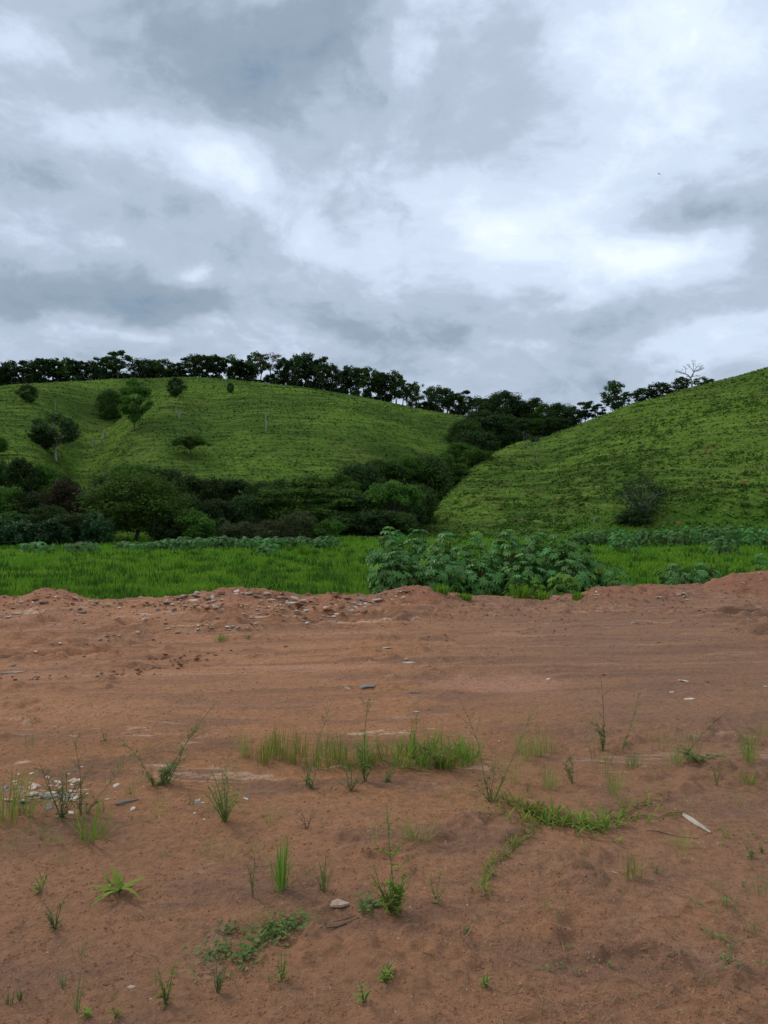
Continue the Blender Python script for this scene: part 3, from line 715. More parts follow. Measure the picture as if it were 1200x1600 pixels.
# --- lone trees on the left hill: px, base row, top row, width
def lone(name, key, px, base, top, wpx, lb, cat='tree', rz=None):
    p = hit(px, base); Y = p[1]; e = place(name, key, p, (base-top)/1200*Y, wpx/1200*Y, lb, cat)
    if rz is not None: e.rotation_euler.z = rz
    return e
lone('tree', 'm_lone', 43, 628, 601, 31, 'small round dark tree alone near the top left of the hill')
lone('tree', 'm_lone', 275, 620, 590, 28, 'round dark tree alone just below the crest row')
lone('sapling', 'm_lone', 360, 614, 598, 12, 'small sapling on the upper left hill', 'tree')
lone('tree', 'm_round_d2', 172, 655, 608, 42, 'dark tree at the left of the pair in the hollow')
lone('tree', 'm_tier_m', 210, 674, 593, 46, 'tall layered tree with pale trunk at the right of the hollow pair')
lone('tree', 'fsparse', 227, 620, 590, 22, 'thin leafless-looking tree just under the crest, above the hollow')
lone('tree', 'm_open', 87, 718, 648, 78, 'leaning dark tree with pale trunk on the lower left hill')
lone('tree', 'm_lone', 68, 700, 665, 40, 'dark crown at the left side of the leaning pale-trunked tree')
lone('tree', 'm_umb_m', 297, 716, 680, 54, 'flat spreading dark tree alone on the lower left hill')
lone('tree', 'm_bright', -2, 712, 684, 30, 'light green tree cut by the left edge on the hillside')
lone('tree', 'm_gnarl', 1002, 806, 748, 84, 'gnarled pale-limbed tree with dark leaves on the right hill foot', rz=1.0)
lone('bush', 'b_dark', 992, 818, 794, 52, 'dark bush under the gnarled tree on the right hill foot', 'bush')
lone('bush', 'b_mid', 835, 690, 682, 14, 'tiny bush at the saddle meadow', 'bush')

# bare trees
def bare_tree(px, base, top, wpx, lb, mat='bark_pale', seed=5, lvl=4, Y=None, tr=.16):
    p = hit(px, base) if Y is None else at(px, Y)
    H = (base-top)/1200*p[1]; Wd = wpx/1200*p[1]; r = np.random.default_rng(seed); tp = []; tw = []
    def grow(q, d, L, rad, k):
        n = 3; pts = [q]; dd = d.copy()
        for i in range(n):
            dd = dd+r.normal(0, .16, 3); dd /= np.linalg.norm(dd); q = q+dd*L/n; pts.append(q)
        (tp if k >= lvl-1 else tw).append(tube(pts, np.linspace(rad, rad*.6, n+1), 6 if k > 1 else 4))
        if k == 0: return
        for _ in range(3 if k < lvl else 4):
            nd = dd+r.normal(0, .55, 3)*np.array((Wd/H*1.25, Wd/H*1.25, .45)); nd[2] = max(nd[2], .05)+.12; nd /= np.linalg.norm(nd)
            grow(q, nd, L*.68, rad*.55, k-1)
    grow(np.array((0, 0, -.2)), np.array((.05, 0, 1.0)), H*.36, tr, lvl)
    e = obj('bare_tree', None, None, p); tag(e, lb, 'bare tree')
    V, F = join(tp); zmax = np.concatenate([a_[0] for a_ in tp+tw])[:, 2].max(); s = H/zmax; e.scale = (1, 1, s)
    obj('trunk', np_mesh('trunk', V, F, M[mat], True), e)
    V, F = join(tw); obj('branches', np_mesh('branches', V, F, M[mat], True), e)
bare_tree(1082, 607, 562, 44, 'leafless pale tree standing on the right hill skyline', seed=8, tr=.22)
bare_tree(836, 727, 676, 32, 'leafless sapling in the saddle meadow, right one', 'bark_mid', seed=11, tr=.08)
bare_tree(817, 702, 672, 18, 'small leafless sapling in the saddle meadow, left one', 'bark_mid', seed=12, tr=.06, lvl=3)
bare_tree(155, 702, 672, 12, 'dead broken trunk in the hollow of the left hill', seed=13, lvl=2, tr=.22)
bare_tree(149, 704, 684, 8, 'short dead stump left of the broken trunk in the hollow', seed=14, lvl=2, tr=.22)
bare_tree(281, 656, 640, 12, 'dead forked snag on the middle of the left hill', seed=15, lvl=2, tr=.13)

# posts
def post(px, base, top, r_, mat, lb, cat='post', group=None):
    p = hit(px, base); H = (base-top)/1200*p[1]
    e = obj('post', None, None, p); tag(e, lb, cat, group)
    V, F = join([tube([(0, 0, -.3), (.01, 0, H*.5), (.0, .01, H*.985), (0, 0.01, H)], [r_, r_*.95, r_*.85, r_*.5], 8)])
    obj('shaft', np_mesh('shaft', V, F, M[mat]), e)
    V, F = join([tube([(-r_*3, 0, H*.93), (r_*3, 0, H*.93)], [r_*.35, r_*.35], 5)]); obj('crosspiece', np_mesh('crosspiece', V, F, M[mat]), e)
post(415.5, 673, 645, .10, 'bark_pale', 'tall white pole standing alone on the left hill')
post(86.5, 641, 625, .08, 'bark_pale', 'short white pole on the left hill below the crest')
for px, bs in ((749, 612),): pass
for px, bs in ((865, 818), (891, 818), (928, 816), (815, 816)):
    post(px, bs, bs-8, .06, 'bark_pale', 'low pale fence post at the foot of the right hill', 'post', 'fence posts at the right hill foot')
# fence posts along the left crest
for px in np.arange(6, 730, 17):
    p = at(px, ridgeY(px)+.5)
    V, F = join([tube([(0, 0, -.2), (0, 0, 1.5)], [.09, .08], 5)])
    if px < 10: PM = np_mesh('fence_post', V, F, M['bark'])
    tag(obj('fence_post', PM, None, p), 'dark fence post on the left hill crest under the trees', 'fence post', 'fence posts along the crest')
# bare earth mounds on the right hill
def hull(seed, n=16, sz=(1, 1, 1), mat='stone', cut=.0):
    r = np.random.default_rng(seed); bm = bmesh.new()
    for _ in range(n):
        v = r.normal(size=3); v /= np.linalg.norm(v); v *= r.uniform(.72, 1.0); bm.verts.new(v*np.array(sz)*.5)
    res = bmesh.ops.convex_hull(bm, input=bm.verts)
    bmesh.ops.delete(bm, geom=[v for v in bm.verts if not v.link_faces], context='VERTS')
    bmesh.ops.bevel(bm, geom=list(bm.edges), offset=.03*min(sz), segments=1, affect='EDGES')
    me = bpy.data.meshes.new('stone'); bm.to_mesh(me); bm.free(); me.materials.append(M[mat]); return me
for i, (px, py, wp) in enumerate([(1166, 752, 11), (795, 758, 7), (873, 781, 9), (751, 778, 7), (919, 703, 8), (779, 795, 6), (1003, 695, 6), (950, 770, 7), (1060, 818, 12), (1030, 820, 9)]):
    p = hit(px, py); s = wp/1200*p[1]
    tag(obj('earth_mound', hull(900+i, 18, (s, s*.8, s*.75), 'clod_red'), None, p), 'small orange earth mound on the grassy right hill' if i else 'rightmost orange earth mound on the grassy right hill', 'mound', 'orange earth mounds on the right hill' if i else None)

# bird
p = np.array(((1030-600)/1200*60, 60, CAM_H+(800-272)/1200*60))
e = obj('bird', None, None, p, (0, 0, .6), (.6, .6, .6)); tag(e, 'tiny dark bird high in the sky at the right', 'bird')
V, F = join([tube([(0, -.16, 0), (0, -.08, .01), (0, .04, .01), (0, .13, .02), (0, .17, .015)], [.01, .03, .035, .02, .004], 8)])
obj('body', np_mesh('body', V, F, M['bark']), e)
for s in (-1, 1):
    V = np.array([(0, .05, .02), (0, -.05, .02), (s*.18, -.03, .07), (s*.18, .05, .07), (s*.34, -.05, .03), (s*.30, .0, .04)]); V = np.concatenate([V, V-[0, 0, .006]])
    F = np.array([(0, 1, 2, 3), (3, 2, 4, 5), (7, 6, 9, 8), (8, 9, 11, 10)]); obj('wing', np_mesh('wing', V, F, M['bark']), e)

# ------------------------------------------------------------------ castor bean plants
def castor_leaf(mat, seed):
    r = np.random.default_rng(seed); n = 8; V = [(0, 0, 0)]; F = []
    for i in range(n):
        a_ = math.pi/2+(i-(n-1)/2)*(2*math.pi*.86/n)
        L_ = .5*(1-.28*abs(i-(n-1)/2)/4)*r.uniform(.92, 1.06); da = .34
        zt = -.10*L_/.5
        b0 = len(V)
        V += [(math.cos(a_-da)*L_*.42, math.sin(a_-da)*L_*.42, .02), (math.cos(a_-da*.62)*L_*.72, math.sin(a_-da*.62)*L_*.72, -.03), (math.cos(a_)*L_, math.sin(a_)*L_, zt),
              (math.cos(a_+da*.62)*L_*.72, math.sin(a_+da*.62)*L_*.72, -.03), (math.cos(a_+da)*L_*.42, math.sin(a_+da)*L_*.42, .02), (math.cos(a_)*L_*.5, math.sin(a_)*L_*.5, -.025)]
        F += [(0, b0, b0+5), (b0, b0+1, b0+5), (b0+1, b0+2, b0+5), (b0+2, b0+3, b0+5), (b0+3, b0+4, b0+5), (b0+4, 0, b0+5)]
    V = np.array(V); Fm = np.array(F); return np_mesh('leaf', V, Fm, mat)
CL = [castor_leaf(M['castor'], i) for i in range(4)]; CY = [castor_leaf(M['castor_young'], i+9) for i in range(2)]
LF = np.array([tuple(q_.vertices) for q_ in CL[0].polygons])
def castor(px, Y, top, wpx, n, lb, leafsz=.30, young=.06, joined=False, group=None, zb=None, cat='plant'):
    p = at(px, Y); zt = CAM_H+(800-top)/1200*Y; H = zt-p[2]; Wd = wpx/1200*Y
    e = obj('castor_bean_plant', None, None, p); tag(e, lb, cat, group)
    tp = []; mats = []; LV = []; k = 0
    if not joined: n = int(n*1.35)
    for i in range(n):
        # leaves sit over the outside of a dome, tilted outward
        th = rng.uniform(0, 2*math.pi); q = rng.random()**.6
        hfr = (1-.85*q**2.2)*rng.uniform(.82, 1.0) if rng.random() < .62 else rng.uniform(.12, .85)
        if hfr < .8 and q < .55: q = rng.uniform(.7, 1.0)
        x_, y_ = math.cos(th)*q*Wd/2, math.sin(th)*q*Wd/2*.85
        z_ = max(H*hfr*(1.12-.09*rng.random())-leafsz*.1, .08)
        s = leafsz*rng.uniform(.65, 1.25)
        tilt = .22+.55*q+rng.normal(0, .14)
        if hfr < .7: tilt += .2
        d = Vector((x_, y_, 0)); az_ = math.atan2(y_, x_)+rng.normal(0, .45)
        Mx = Matrix.Translation((x_, y_, z_)) @ Matrix.Rotation(az_-math.pi/2, 4, 'Z') @ Matrix.Rotation(-min(tilt, 1.45), 4, 'X') @ Matrix.Scale(s, 4)
        me = CY[i % 2] if rng.random() < young else CL[i % 4]
        if joined:
            V = np.array([tuple(Mx @ v.co) for v in me.vertices]); F_ = np.array([tuple(q_.vertices) for q_ in me.polygons]); LV.append((V, [], F_))
        else:
            o_ = obj('leaf', me, e); o_.matrix_local = Mx
        if i % 3 == 0:
            b_ = np.array((x_*.25, y_*.25, 0)); tp.append(tube([b_+(0, 0, -.1), (x_*.5, y_*.5, z_*.55), (x_*.93, y_*.93, z_-.02)], [.016, .012, .005], 5))
    if not joined:   # the inner leaves, too hidden to pick apart
        IN = []
        for i in range(n):
            th = rng.uniform(0, 6.28); q = rng.random()**.5*.78; zf_ = rng.uniform(.05, .82)*(1-.7*q**3)
            Mx = Matrix.Translation((math.cos(th)*q*Wd/2, math.sin(th)*q*Wd/2, H*zf_)) @ Matrix.Rotation(rng.uniform(0, 6.28), 4, 'Z') @ Matrix.Rotation(-rng.uniform(.4, 1.3), 4, 'X') @ Matrix.Scale(leafsz, 4)
            IN.append((np.array([tuple(Mx @ v.co) for v in CL[0].vertices]), [], LF))
        V, F = join(IN); tag(obj('inner_leaves', np_mesh('inner_leaves', V, F, M['castor']), e), kind='stuff')
    V, F = join(tp); obj('stem', np_mesh('stem', V, F, M['stem_red']), e)
    if joined:
        V, F = join(LV); obj('leaves', np_mesh('leaves', V, F, M['castor']), e)
    return e
TH = [(606, 15.6, 834, 66, 100, 'leftmost tall plant of the castor thicket'), (622, 15.2, 862, 80, 80, 'front left plant of the castor thicket, leaning over the bank'),
 (650, 16.4, 831, 80, 100, 'second tall plant from the left in the castor thicket'), (695, 16.0, 835, 84, 110, 'castor plant left of the thicket middle'),
 (690, 15.2, 866, 84, 90, 'front castor plant left of the thicket middle'), (742, 16.4, 838, 84, 100, 'castor plant in the dip of the thicket top'),
 (750, 15.3, 872, 84, 90, 'front castor plant under the dip of the thicket'), (790, 16.2, 833, 84, 110, 'castor plant in the middle of the thicket'),
 (838, 16.4, 828, 88, 110, 'tallest castor plant right of the thicket middle'), (822, 15.4, 866, 84, 90, 'front castor plant right of the thicket middle'),
 (880, 16.0, 836, 84, 110, 'second castor plant from the right end of the thicket'), (893, 15.3, 872, 80, 80, 'front castor plant near the right end of the thicket'),
 (918, 16.2, 856, 62, 80, 'rightmost castor plant of the thicket'), (965, 15.8, 884, 56, 34, 'low castor plant just right of the thicket')]
for px, Y, top, wpx, n, lb in TH: castor(px, Y, top, wpx*1.07, int(n*1.6), lb, leafsz=.26)
castor(1055, 15.9, 882, 60, 44, 'low spreading castor plant on the bank, left half of the pair', .26)
castor(1095, 16.1, 880, 66, 44, 'low spreading castor plant on the bank, right half of the pair', .26)
castor(810, 14.9, 893, 60, 34, 'light green young castor plant in front of the thicket', .2, young=.95)
castor(880, 14.7, 893, 52, 34, 'light green young castor plant right in front of the thicket', .2, young=.95)
castor(835, 14.7, 905, 34, 20, 'small light green seedling between two young castor plants', .15, young=1)
castor(1190, 17.5, 868, 30, 24, 'castor plant at the right edge beyond the bank', .26)
# far row
k = 0
for px in list(range(195, 520, 17))+list(range(905, 1230, 17)):
    left = px < 600
    top = (846 if px < 260 else 838) if left else (822 if px > 1060 else 826)
    Y = 54 if left else 58
    castor(px+rng.uniform(-4, 4), Y+rng.uniform(-1.5, 1.5), top+rng.uniform(-2, 3), rng.uniform(30, 40), 110,
           'castor bean plant in the low row across the far left of the field' if left else 'castor bean plant in the low row across the far right of the field', .36, joined=True,
           group='castor row far left in the field' if left else 'castor row far right in the field')
for px, top, Y, wpx, lb in ((60, 846, 50, 60, 'castor clump at the far left edge of the field'), (130, 846, 50, 56, 'castor clump left of the long castor row'), (620, 829, 56, 34, 'castor plant poking up behind the left end of the thicket'),
    (1130, 838, 46, 50, 'nearer castor clump in the right part of the field'), (420, 846, 46, 40, 'nearer castor clump in front of the left row'), (975, 832, 50, 50, 'nearer castor clump behind the thicket right end')):
    castor(px, Y, top, wpx, 140, lb, .34, joined=True)
# wild grass clumps in field
def tuft_mesh(name, n, L, W, spread, lean, mat, seed, seg=3, bend=.8, Lmin=.5):
    r = np.random.default_rng(seed)
    a_ = r.uniform(0, 6.28, n); q = spread*np.sqrt(r.random(n)); P0 = np.stack([np.cos(a_)*q, np.sin(a_)*q, np.full(n, -.01)], -1)*r.choice([1., 1., .45], n)[:, None]*(1, 1, 1)
    return blade_mesh(name, M[mat], P0, L*r.uniform(Lmin, 1, n), W*r.uniform(.6, 1.1, n), a_+r.normal(0, .6, n), np.abs(r.normal(0, lean, n)), bend*r.uniform(.1, 1, n), seg=seg)
for px, Y, h, lb in ((1130, 17.0, .95, 'tall grass clump behind the bank at the right'), (1108, 17.2, .7, 'shorter grass clump left of the tall one behind the bank'), (1175, 18.5, .8, 'grass clump near the right edge beyond the bank'),
    (560, 22, .6, 'grass clump left of the castor thicket'), (475, 46, 1.0, 'tall grass patch at the end of the left castor row'), (287, 34, .7, 'dark grass clump in the left field'), (43, 33, .6, 'dark grass clump at the far left of the field'),
    (900, 60, 1.3, 'tall grass clump behind the castor thicket'), (690, 13.2, .20, 'grass on the bank in front of the castor thicket'), (725, 13.3, .16, 'thin grass on the bank under the thicket'), (845, 13.5, .22, 'grass on the bank below the two young castor plants'), (815, 13.6, .30, 'taller grass on the bank below the left young castor plant'), (905, 13.6, .16, 'low grass on the bank at the right end of the thicket')):
    tag(obj('grass_clump', tuft_mesh('grass_clump', 110, h, .016+.0008*Y, .08+h*.32, .35, 'field_grass', int(px)), None, at(px, Y)), lb, 'grass')

# ------------------------------------------------------------------ foreground weeds
class Count: pass
def size_at(px, py):
    p = hit(px, py); return p, p[1]/1200
def tuft(px, py, h, w_, n, lb, mat='weed', lean=.28, blade=.0045, group=None, bend=.9):
    p, s = size_at(px, py); 
    n = int(n*1.4); me = tuft_mesh('grass_tuft', n, h*s*1.12, blade*.85, w_*s*.5, lean*1.35, mat, int(px*7+py), bend=bend)
    return tag(obj('grass_tuft', me, None, p), lb, 'grass tuft', group)
def herb(px, py, h, w_, lb, tipdx=None, stems=3, leaf=.02, mat='weed', nl=14, name='weed', seeds=False, stem_mat='stem', straight=False, group=None, low=0.0):
    leaf *= .85
    """branching broad-leaved or wiry weed: stem(s) + leaves (+ seed heads)."""
    p, s = size_at(px, py); H = h*s; Wd = w_*s; r = np.random.default_rng(int(px*13+py)); tp = []; C_ = []; N_ = []; D_ = []
    for i in range(stems):
        if i == 0 and tipdx is not None: tip = np.array((tipdx*s, r.normal(0, .1)*H, H))
        else:
            a_ = r.uniform(0, 6.28); f_ = r.uniform(.35, 1.0) if i else 1
            tip = np.array((math.cos(a_)*Wd*.5*r.uniform(.5, 1), math.sin(a_)*Wd*.4, H*f_*(.75 if tipdx is not None else 1)))
            if tipdx is not None: tip *= r.uniform(.25, .6); tip[0] += tipdx*s*.15
            if low: tip[2] *= r.uniform(.1, .5)
        md = tip*.5+np.array((r.normal(0, .04)*H, 0, H*.07)); pts = [np.array((0, 0, -.01)), md*.5+r.normal(0, .01, 3)*H, md, (md+tip)/2+np.array((0, 0, .02*H)), tip]
        tp.append(tube(pts, np.linspace(.0021, .0007, 5)*(1+H*.5), 5))
        L_ = np.linalg.norm(tip)
        if H > .18:      # side shoots carrying small leaves
            for k_ in range(3+int(4*L_/H) if seeds or tipdx is not None else 3):
                f_ = r.uniform(.15, .85); q = np.array([np.interp(f_*4, range(5), [pp[j] for pp in pts]) for j in range(3)]); a_ = r.uniform(0, 6.28)
                sl = L_*r.uniform(.12, .26)*(1.15-f_*.6); dr = tip/L_*.8+np.array((math.cos(a_), math.sin(a_), .1))*.75; e_ = q+dr*sl; tp.append(tube([q, (q+e_)/2+(0, 0, .02*L_), e_], [.0013, .001, .0006], 3))
                for m_ in range(6 if not seeds else 5):
                    g_ = r.uniform(.2, 1.0); o_ = np.array((math.cos(a_+r.normal(0, 1)), math.sin(a_+r.normal(0, 1)), r.uniform(0, .9))); C_.append(q+(e_-q)*g_+o_*leaf*.4); N_.append(np.array((0, 0, 1.0))+r.normal(0, .4, 3)); D_.append((o_, leaf*r.uniform(.35, .8)))
        for k_ in range(int(nl*(L_/max(H, .01))**.5)):
            f_ = r.random()**(1.5 if seeds else .8)*.97; q = pts[0]*(1-f_)+tip*f_ if f_ > .95 else (np.array([np.interp(f_*4, range(5), [pp[j] for pp in pts]) for j in range(3)]))
            a_ = r.uniform(0, 6.28); ll = leaf*r.uniform(.5, 1.2)*(1.1-.6*f_)
            off = np.array((math.cos(a_), math.sin(a_), r.uniform(-.1, .6)))
            C_.append(q+off*ll*.8); N_.append(np.array((-off[0]*.5, -off[1]*.5, 1.0))+r.normal(0, .3, 3)); D_.append((off, ll))
            if r.random() < .4: tp.append(tube([q, q+off*ll*.8], [.0012, .0007], 3))
        if seeds:
            for k_ in range(5):
                a_ = r.uniform(0, 6.28); q = tip-np.array((0, 0, H*.05*k_)); e_ = q+np.array((math.cos(a_)*H*.13, math.sin(a_)*H*.1, H*.05)); tp.append(tube([q, e_], [.0009, .0006], 3))
    e = obj(name, None, None, p); tag(e, lb, 'weed', group)
    V, F = join(tp); obj('stem', np_mesh('stem', V, F, M[stem_mat]), e)
    if C_:
        n = len(C_); V = []; F = []
        for c_, nn, (off, ll) in zip(C_, N_, D_):
            off = off/np.linalg.norm(off); sd = np.cross(off, nn); sd /= np.linalg.norm(sd)+1e-9; up = np.cross(sd, off)
            b_ = len(V); wl = ll*.30
            V += [c_-off*ll*.8, c_-off*ll*.1+sd*wl+up*ll*.1, c_+off*ll-up*ll*.25, c_-off*ll*.1-sd*wl+up*ll*.1, c_]
            F += [(b_, b_+1, b_+4), (b_+1, b_+2, b_+4), (b_+2, b_+3, b_+4), (b_+3, b_, b_+4)]
        obj('leaves', np_mesh('leaves', np.array(V), np.array(F), M[mat]), e)
    return e
# the grass band across the middle
gl = 'upright green grass tuft in the band across the middle of the earth lot'
r5 = np.random.default_rng(5)
for px in np.arange(412, 476, 11): tuft(px+r5.uniform(-4, 4), 1190+r5.uniform(-12, 8), r5.uniform(30, 60), 28, int(r5.integers(16, 40)), 'upright grass tuft at the left end of the grass band', lean=.16, bend=.4, group='tufts at the left end of the grass band')
for px in np.arange(485, 612, 11): tuft(px+r5.uniform(-4, 4), 1196+r5.uniform(-12, 8), r5.uniform(26, 62), 30, int(r5.integers(12, 40)), gl, lean=.26, bend=.5, group='tufts in the middle of the grass band', mat='weed' if r5.random() < .7 else 'straw')
for px in np.arange(622, 752, 13): tuft(px+r5.uniform(-4, 4), 1188+r5.uniform(-10, 12), r5.uniform(40, 60), 30, 20, 'broad-bladed arching grass tuft at the right end of the grass band', lean=.5, blade=.011, group='tufts at the right end of the grass band', bend=1.3)
for px in (380, 388, 812, 822, 834, 846, 858): tuft(px, 1183+r5.uniform(-8, 8), 44, 22, 26, 'thin pale grass tuft beside the grass band', mat='straw', lean=.15, bend=.4, blade=.0028, group='thin tufts flanking the grass band')
herb(478, 1228, 132, 30, 'tall wiry stem leaning right out of the middle grass band', tipdx=42, stems=3, leaf=.012, mat='weed_dark', nl=10)
herb(570, 1222, 132, 50, 'tallest wiry stem in the middle of the grass band with leafy base', tipdx=6, stems=7, leaf=.022, mat='weed_dark', nl=14)
herb(486, 1232, 42, 46, 'low dull green herb under the left of the grass band', stems=7, leaf=.024, mat='weed_dark', nl=10)
herb(548, 1236, 48, 60, 'low dull green herb under the middle of the grass band', stems=9, leaf=.026, mat='weed_dark', nl=10)
herb(603, 1222, 36, 50, 'small herb between the two halves of the grass band', stems=6, leaf=.022, mat='weed_dark', nl=9)
herb(690, 1200, 56, 90, 'dry leafy herb inside the broad-bladed grass', stems=9, leaf=.026, mat='straw', nl=10)
# tall weeds
herb(765, 1252, 160, 50, 'tall dark stem leaning left beside the creeping grass', tipdx=-48, stems=5, leaf=.018, mat='weed_dark', nl=22)
herb(772, 1250, 152, 40, 'slender stem leaning right beside the creeping grass', tipdx=60, stems=3, leaf=.014, mat='weed', nl=16)
tuft(800, 1222, 60, 40, 30, 'wispy grass tuft between the two leaning stems', mat='straw', lean=.25, blade=.0028)
herb(942, 1172, 118, 44, 'thin upright stem with leafy base right of the middle', tipdx=-6, stems=7, leaf=.020, mat='weed_dark', nl=14)
herb(972, 1176, 100, 30, 'thin stem leaning right, second of the pair right of the middle', tipdx=30, stems=4, leaf=.018, mat='weed', nl=14)
herb(895, 1226, 54, 34, 'small dark upright herb below the pale tufts', stems=5, leaf=.018, mat='weed_dark', nl=16)
tuft(860, 1234, 42, 30, 40, 'spiky green tuft left of the small dark herb', mat='straw', lean=.3, blade=.003)
tuft(958, 1240, 50, 26, 26, 'loose green tuft right of the small dark herb', mat='weed', lean=.2, blade=.003)
tuft(990, 1202, 36, 26, 36, 'grass tuft below the pair of thin stems', mat='weed_dark', lean=.35, blade=.003)
tuft(1058, 1194, 40, 30, 40, 'yellowish green tuft left of the sprawling herb', mat='straw', lean=.25, blade=.003)
herb(1092, 1190, 50, 90, 'sprawling dark leafy herb at the right', stems=10, leaf=.026, mat='weed_dark', nl=14, low=.5)
herb(1060, 1192, 90, 50, 'airy wiry stem leaning right above the sprawling herb', tipdx=70, stems=2, leaf=.012, mat='weed_dark', nl=12, seeds=True)
tuft(1172, 1192, 62, 30, 26, 'upright green grass tuft near the right edge', mat='weed', lean=.15, blade=.005)
tuft(1170, 1226, 30, 34, 50, 'short bright tuft below the upright one near the right edge', mat='weed', lean=.4, blade=.003)
herb(1120, 1228, 46, 26, 'small herb between the sprawling herb and the right edge tufts', stems=4, leaf=.015, mat='weed', nl=10)
tuft(1192, 1150, 50, 40, 30, 'thin tuft cut by the right edge', mat='straw', lean=.4, blade=.003)
# left side
herb(127, 1276, 140, 40, 'single tall dark upright stem at the left', tipdx=-3, stems=4, leaf=.014, mat='weed_dark', nl=10, seeds=True)
herb(96, 1278, 90, 110, 'wiry branching weed at the foot of the tall dark stem', stems=9, leaf=.018, mat='weed_dark', nl=16, seeds=True)
herb(135, 1272, 95, 60, 'wiry stem leaning right from beside the tall dark stem', tipdx=75, stems=4, leaf=.014, mat='weed_dark', nl=12, seeds=True)
tuft(8, 1284, 95, 60, 40, 'loose grass cut by the left edge', mat='weed', lean=.3, blade=.006)
tuft(44, 1272, 52, 50, 24, 'green grass blades near the left edge', mat='weed', lean=.5, blade=.006)
tuft(143, 1314, 66, 34, 16, 'broad-bladed green grass shoot below the tall dark stem', mat='weed', lean=.3, blade=.012)
herb(252, 1226, 128, 90, 'big wiry weed leaning right with feathery top', tipdx=86, stems=9, leaf=.024, mat='weed_dark', nl=26, seeds=True)
herb(262, 1224, 100, 60, 'second feathery stem beside the big leaning weed', tipdx=52, stems=4, leaf=.018, mat='weed', nl=20, seeds=True)
herb(240, 1228, 78, 60, 'wiry stem leaning left beside the big leaning weed', tipdx=-52, stems=5, leaf=.016, mat='weed_dark', nl=16, seeds=True)
herb(352, 1284, 78, 76, 'bushy light green herb right of the leaning weed', stems=18, leaf=.014, mat='weed', nl=22)
tuft(352, 1270, 52, 60, 60, 'fine pale grass mixed with the bushy herb', mat='straw', lean=.45, blade=.002)
herb(163, 1158, 22, 14, 'tiny seedling alone on the left dirt', stems=3, leaf=.022, mat='weed_dark', nl=6)
# centre front
tuft(440, 1392, 92, 30, 22, 'upright broad-bladed grass shoot in the lower middle left', mat='weed', lean=.14, blade=.010, bend=.35)
herb(395, 1404, 66, 22, 'thin small-leaved herb left of the grass shoot', stems=3, leaf=.016, mat='weed_dark', nl=14)
tuft(505, 1392, 56, 20, 14, 'slim grass shoot right of the broad-bladed shoot', mat='weed_dark', lean=.14, blade=.006)
herb(618, 1424, 168, 60, 'tall bushy-based herb with a spire of tiny flowers in the front middle', tipdx=-14, stems=9, leaf=.026, mat='weed', nl=26)
herb(612, 1426, 70, 70, 'broad leaves at the foot of the tall flowering herb', stems=10, leaf=.034, mat='weed', nl=10)
herb(575, 1416, 26, 70, 'creeping leafy weed left of the tall flowering herb', stems=8, leaf=.03, mat='weed_dark', nl=9, low=.4)
herb(682, 1412, 46, 34, 'small herb right of the tall flowering herb', stems=5, leaf=.02, mat='weed', nl=10)
tuft(650, 1314, 42, 44, 60, 'low green tuft above the tall flowering herb', mat='straw', lean=.45, blade=.0035)
tuft(360, 1336, 24, 90, 90, 'thin flat dried grass patch left of centre', mat='straw', lean=.8, blade=.002)
herb(480, 1296, 30, 40, 'faint reddish dried seedling left of centre', stems=7, leaf=.01, mat='brown', nl=8, stem_mat='twig')
# broad leaved spreading grass plant: every leaf its own
def strap_plant(px, py, w_, n, lb, seed=1, L=.12, W=.016, mat='weed'):
    p, s = size_at(px, py); e = obj('spreading_grass', None, None, p); tag(e, lb, 'grass plant'); r = np.random.default_rng(seed)
    for i in range(n):
        a_ = 2*math.pi*i/n+r.normal(0, .3)
        me = blade_mesh('leaf', M[mat], np.zeros((1, 3)), L*r.uniform(.6, 1.15), W*r.uniform(.8, 1.1), a_, r.uniform(.75, 1.3), r.uniform(.6, 1.0), seg=4)
        obj('leaf', me, e, (0, 0, .01+.02*r.random()))
    V, F = join([tube([(0, 0, -.01), (.005, 0, .04)], [.005, .003], 6)]); obj('stem', np_mesh('stem', V, F, M['stem']), e)
strap_plant(186, 1402, 90, 13, 'broad-leaved grass plant spreading flat at the lower left', 3, .17, .022)
strap_plant(170, 1392, 40, 6, 'smaller broad-leaved grass beside the spreading plant at the lower left', 4, .09, .014)
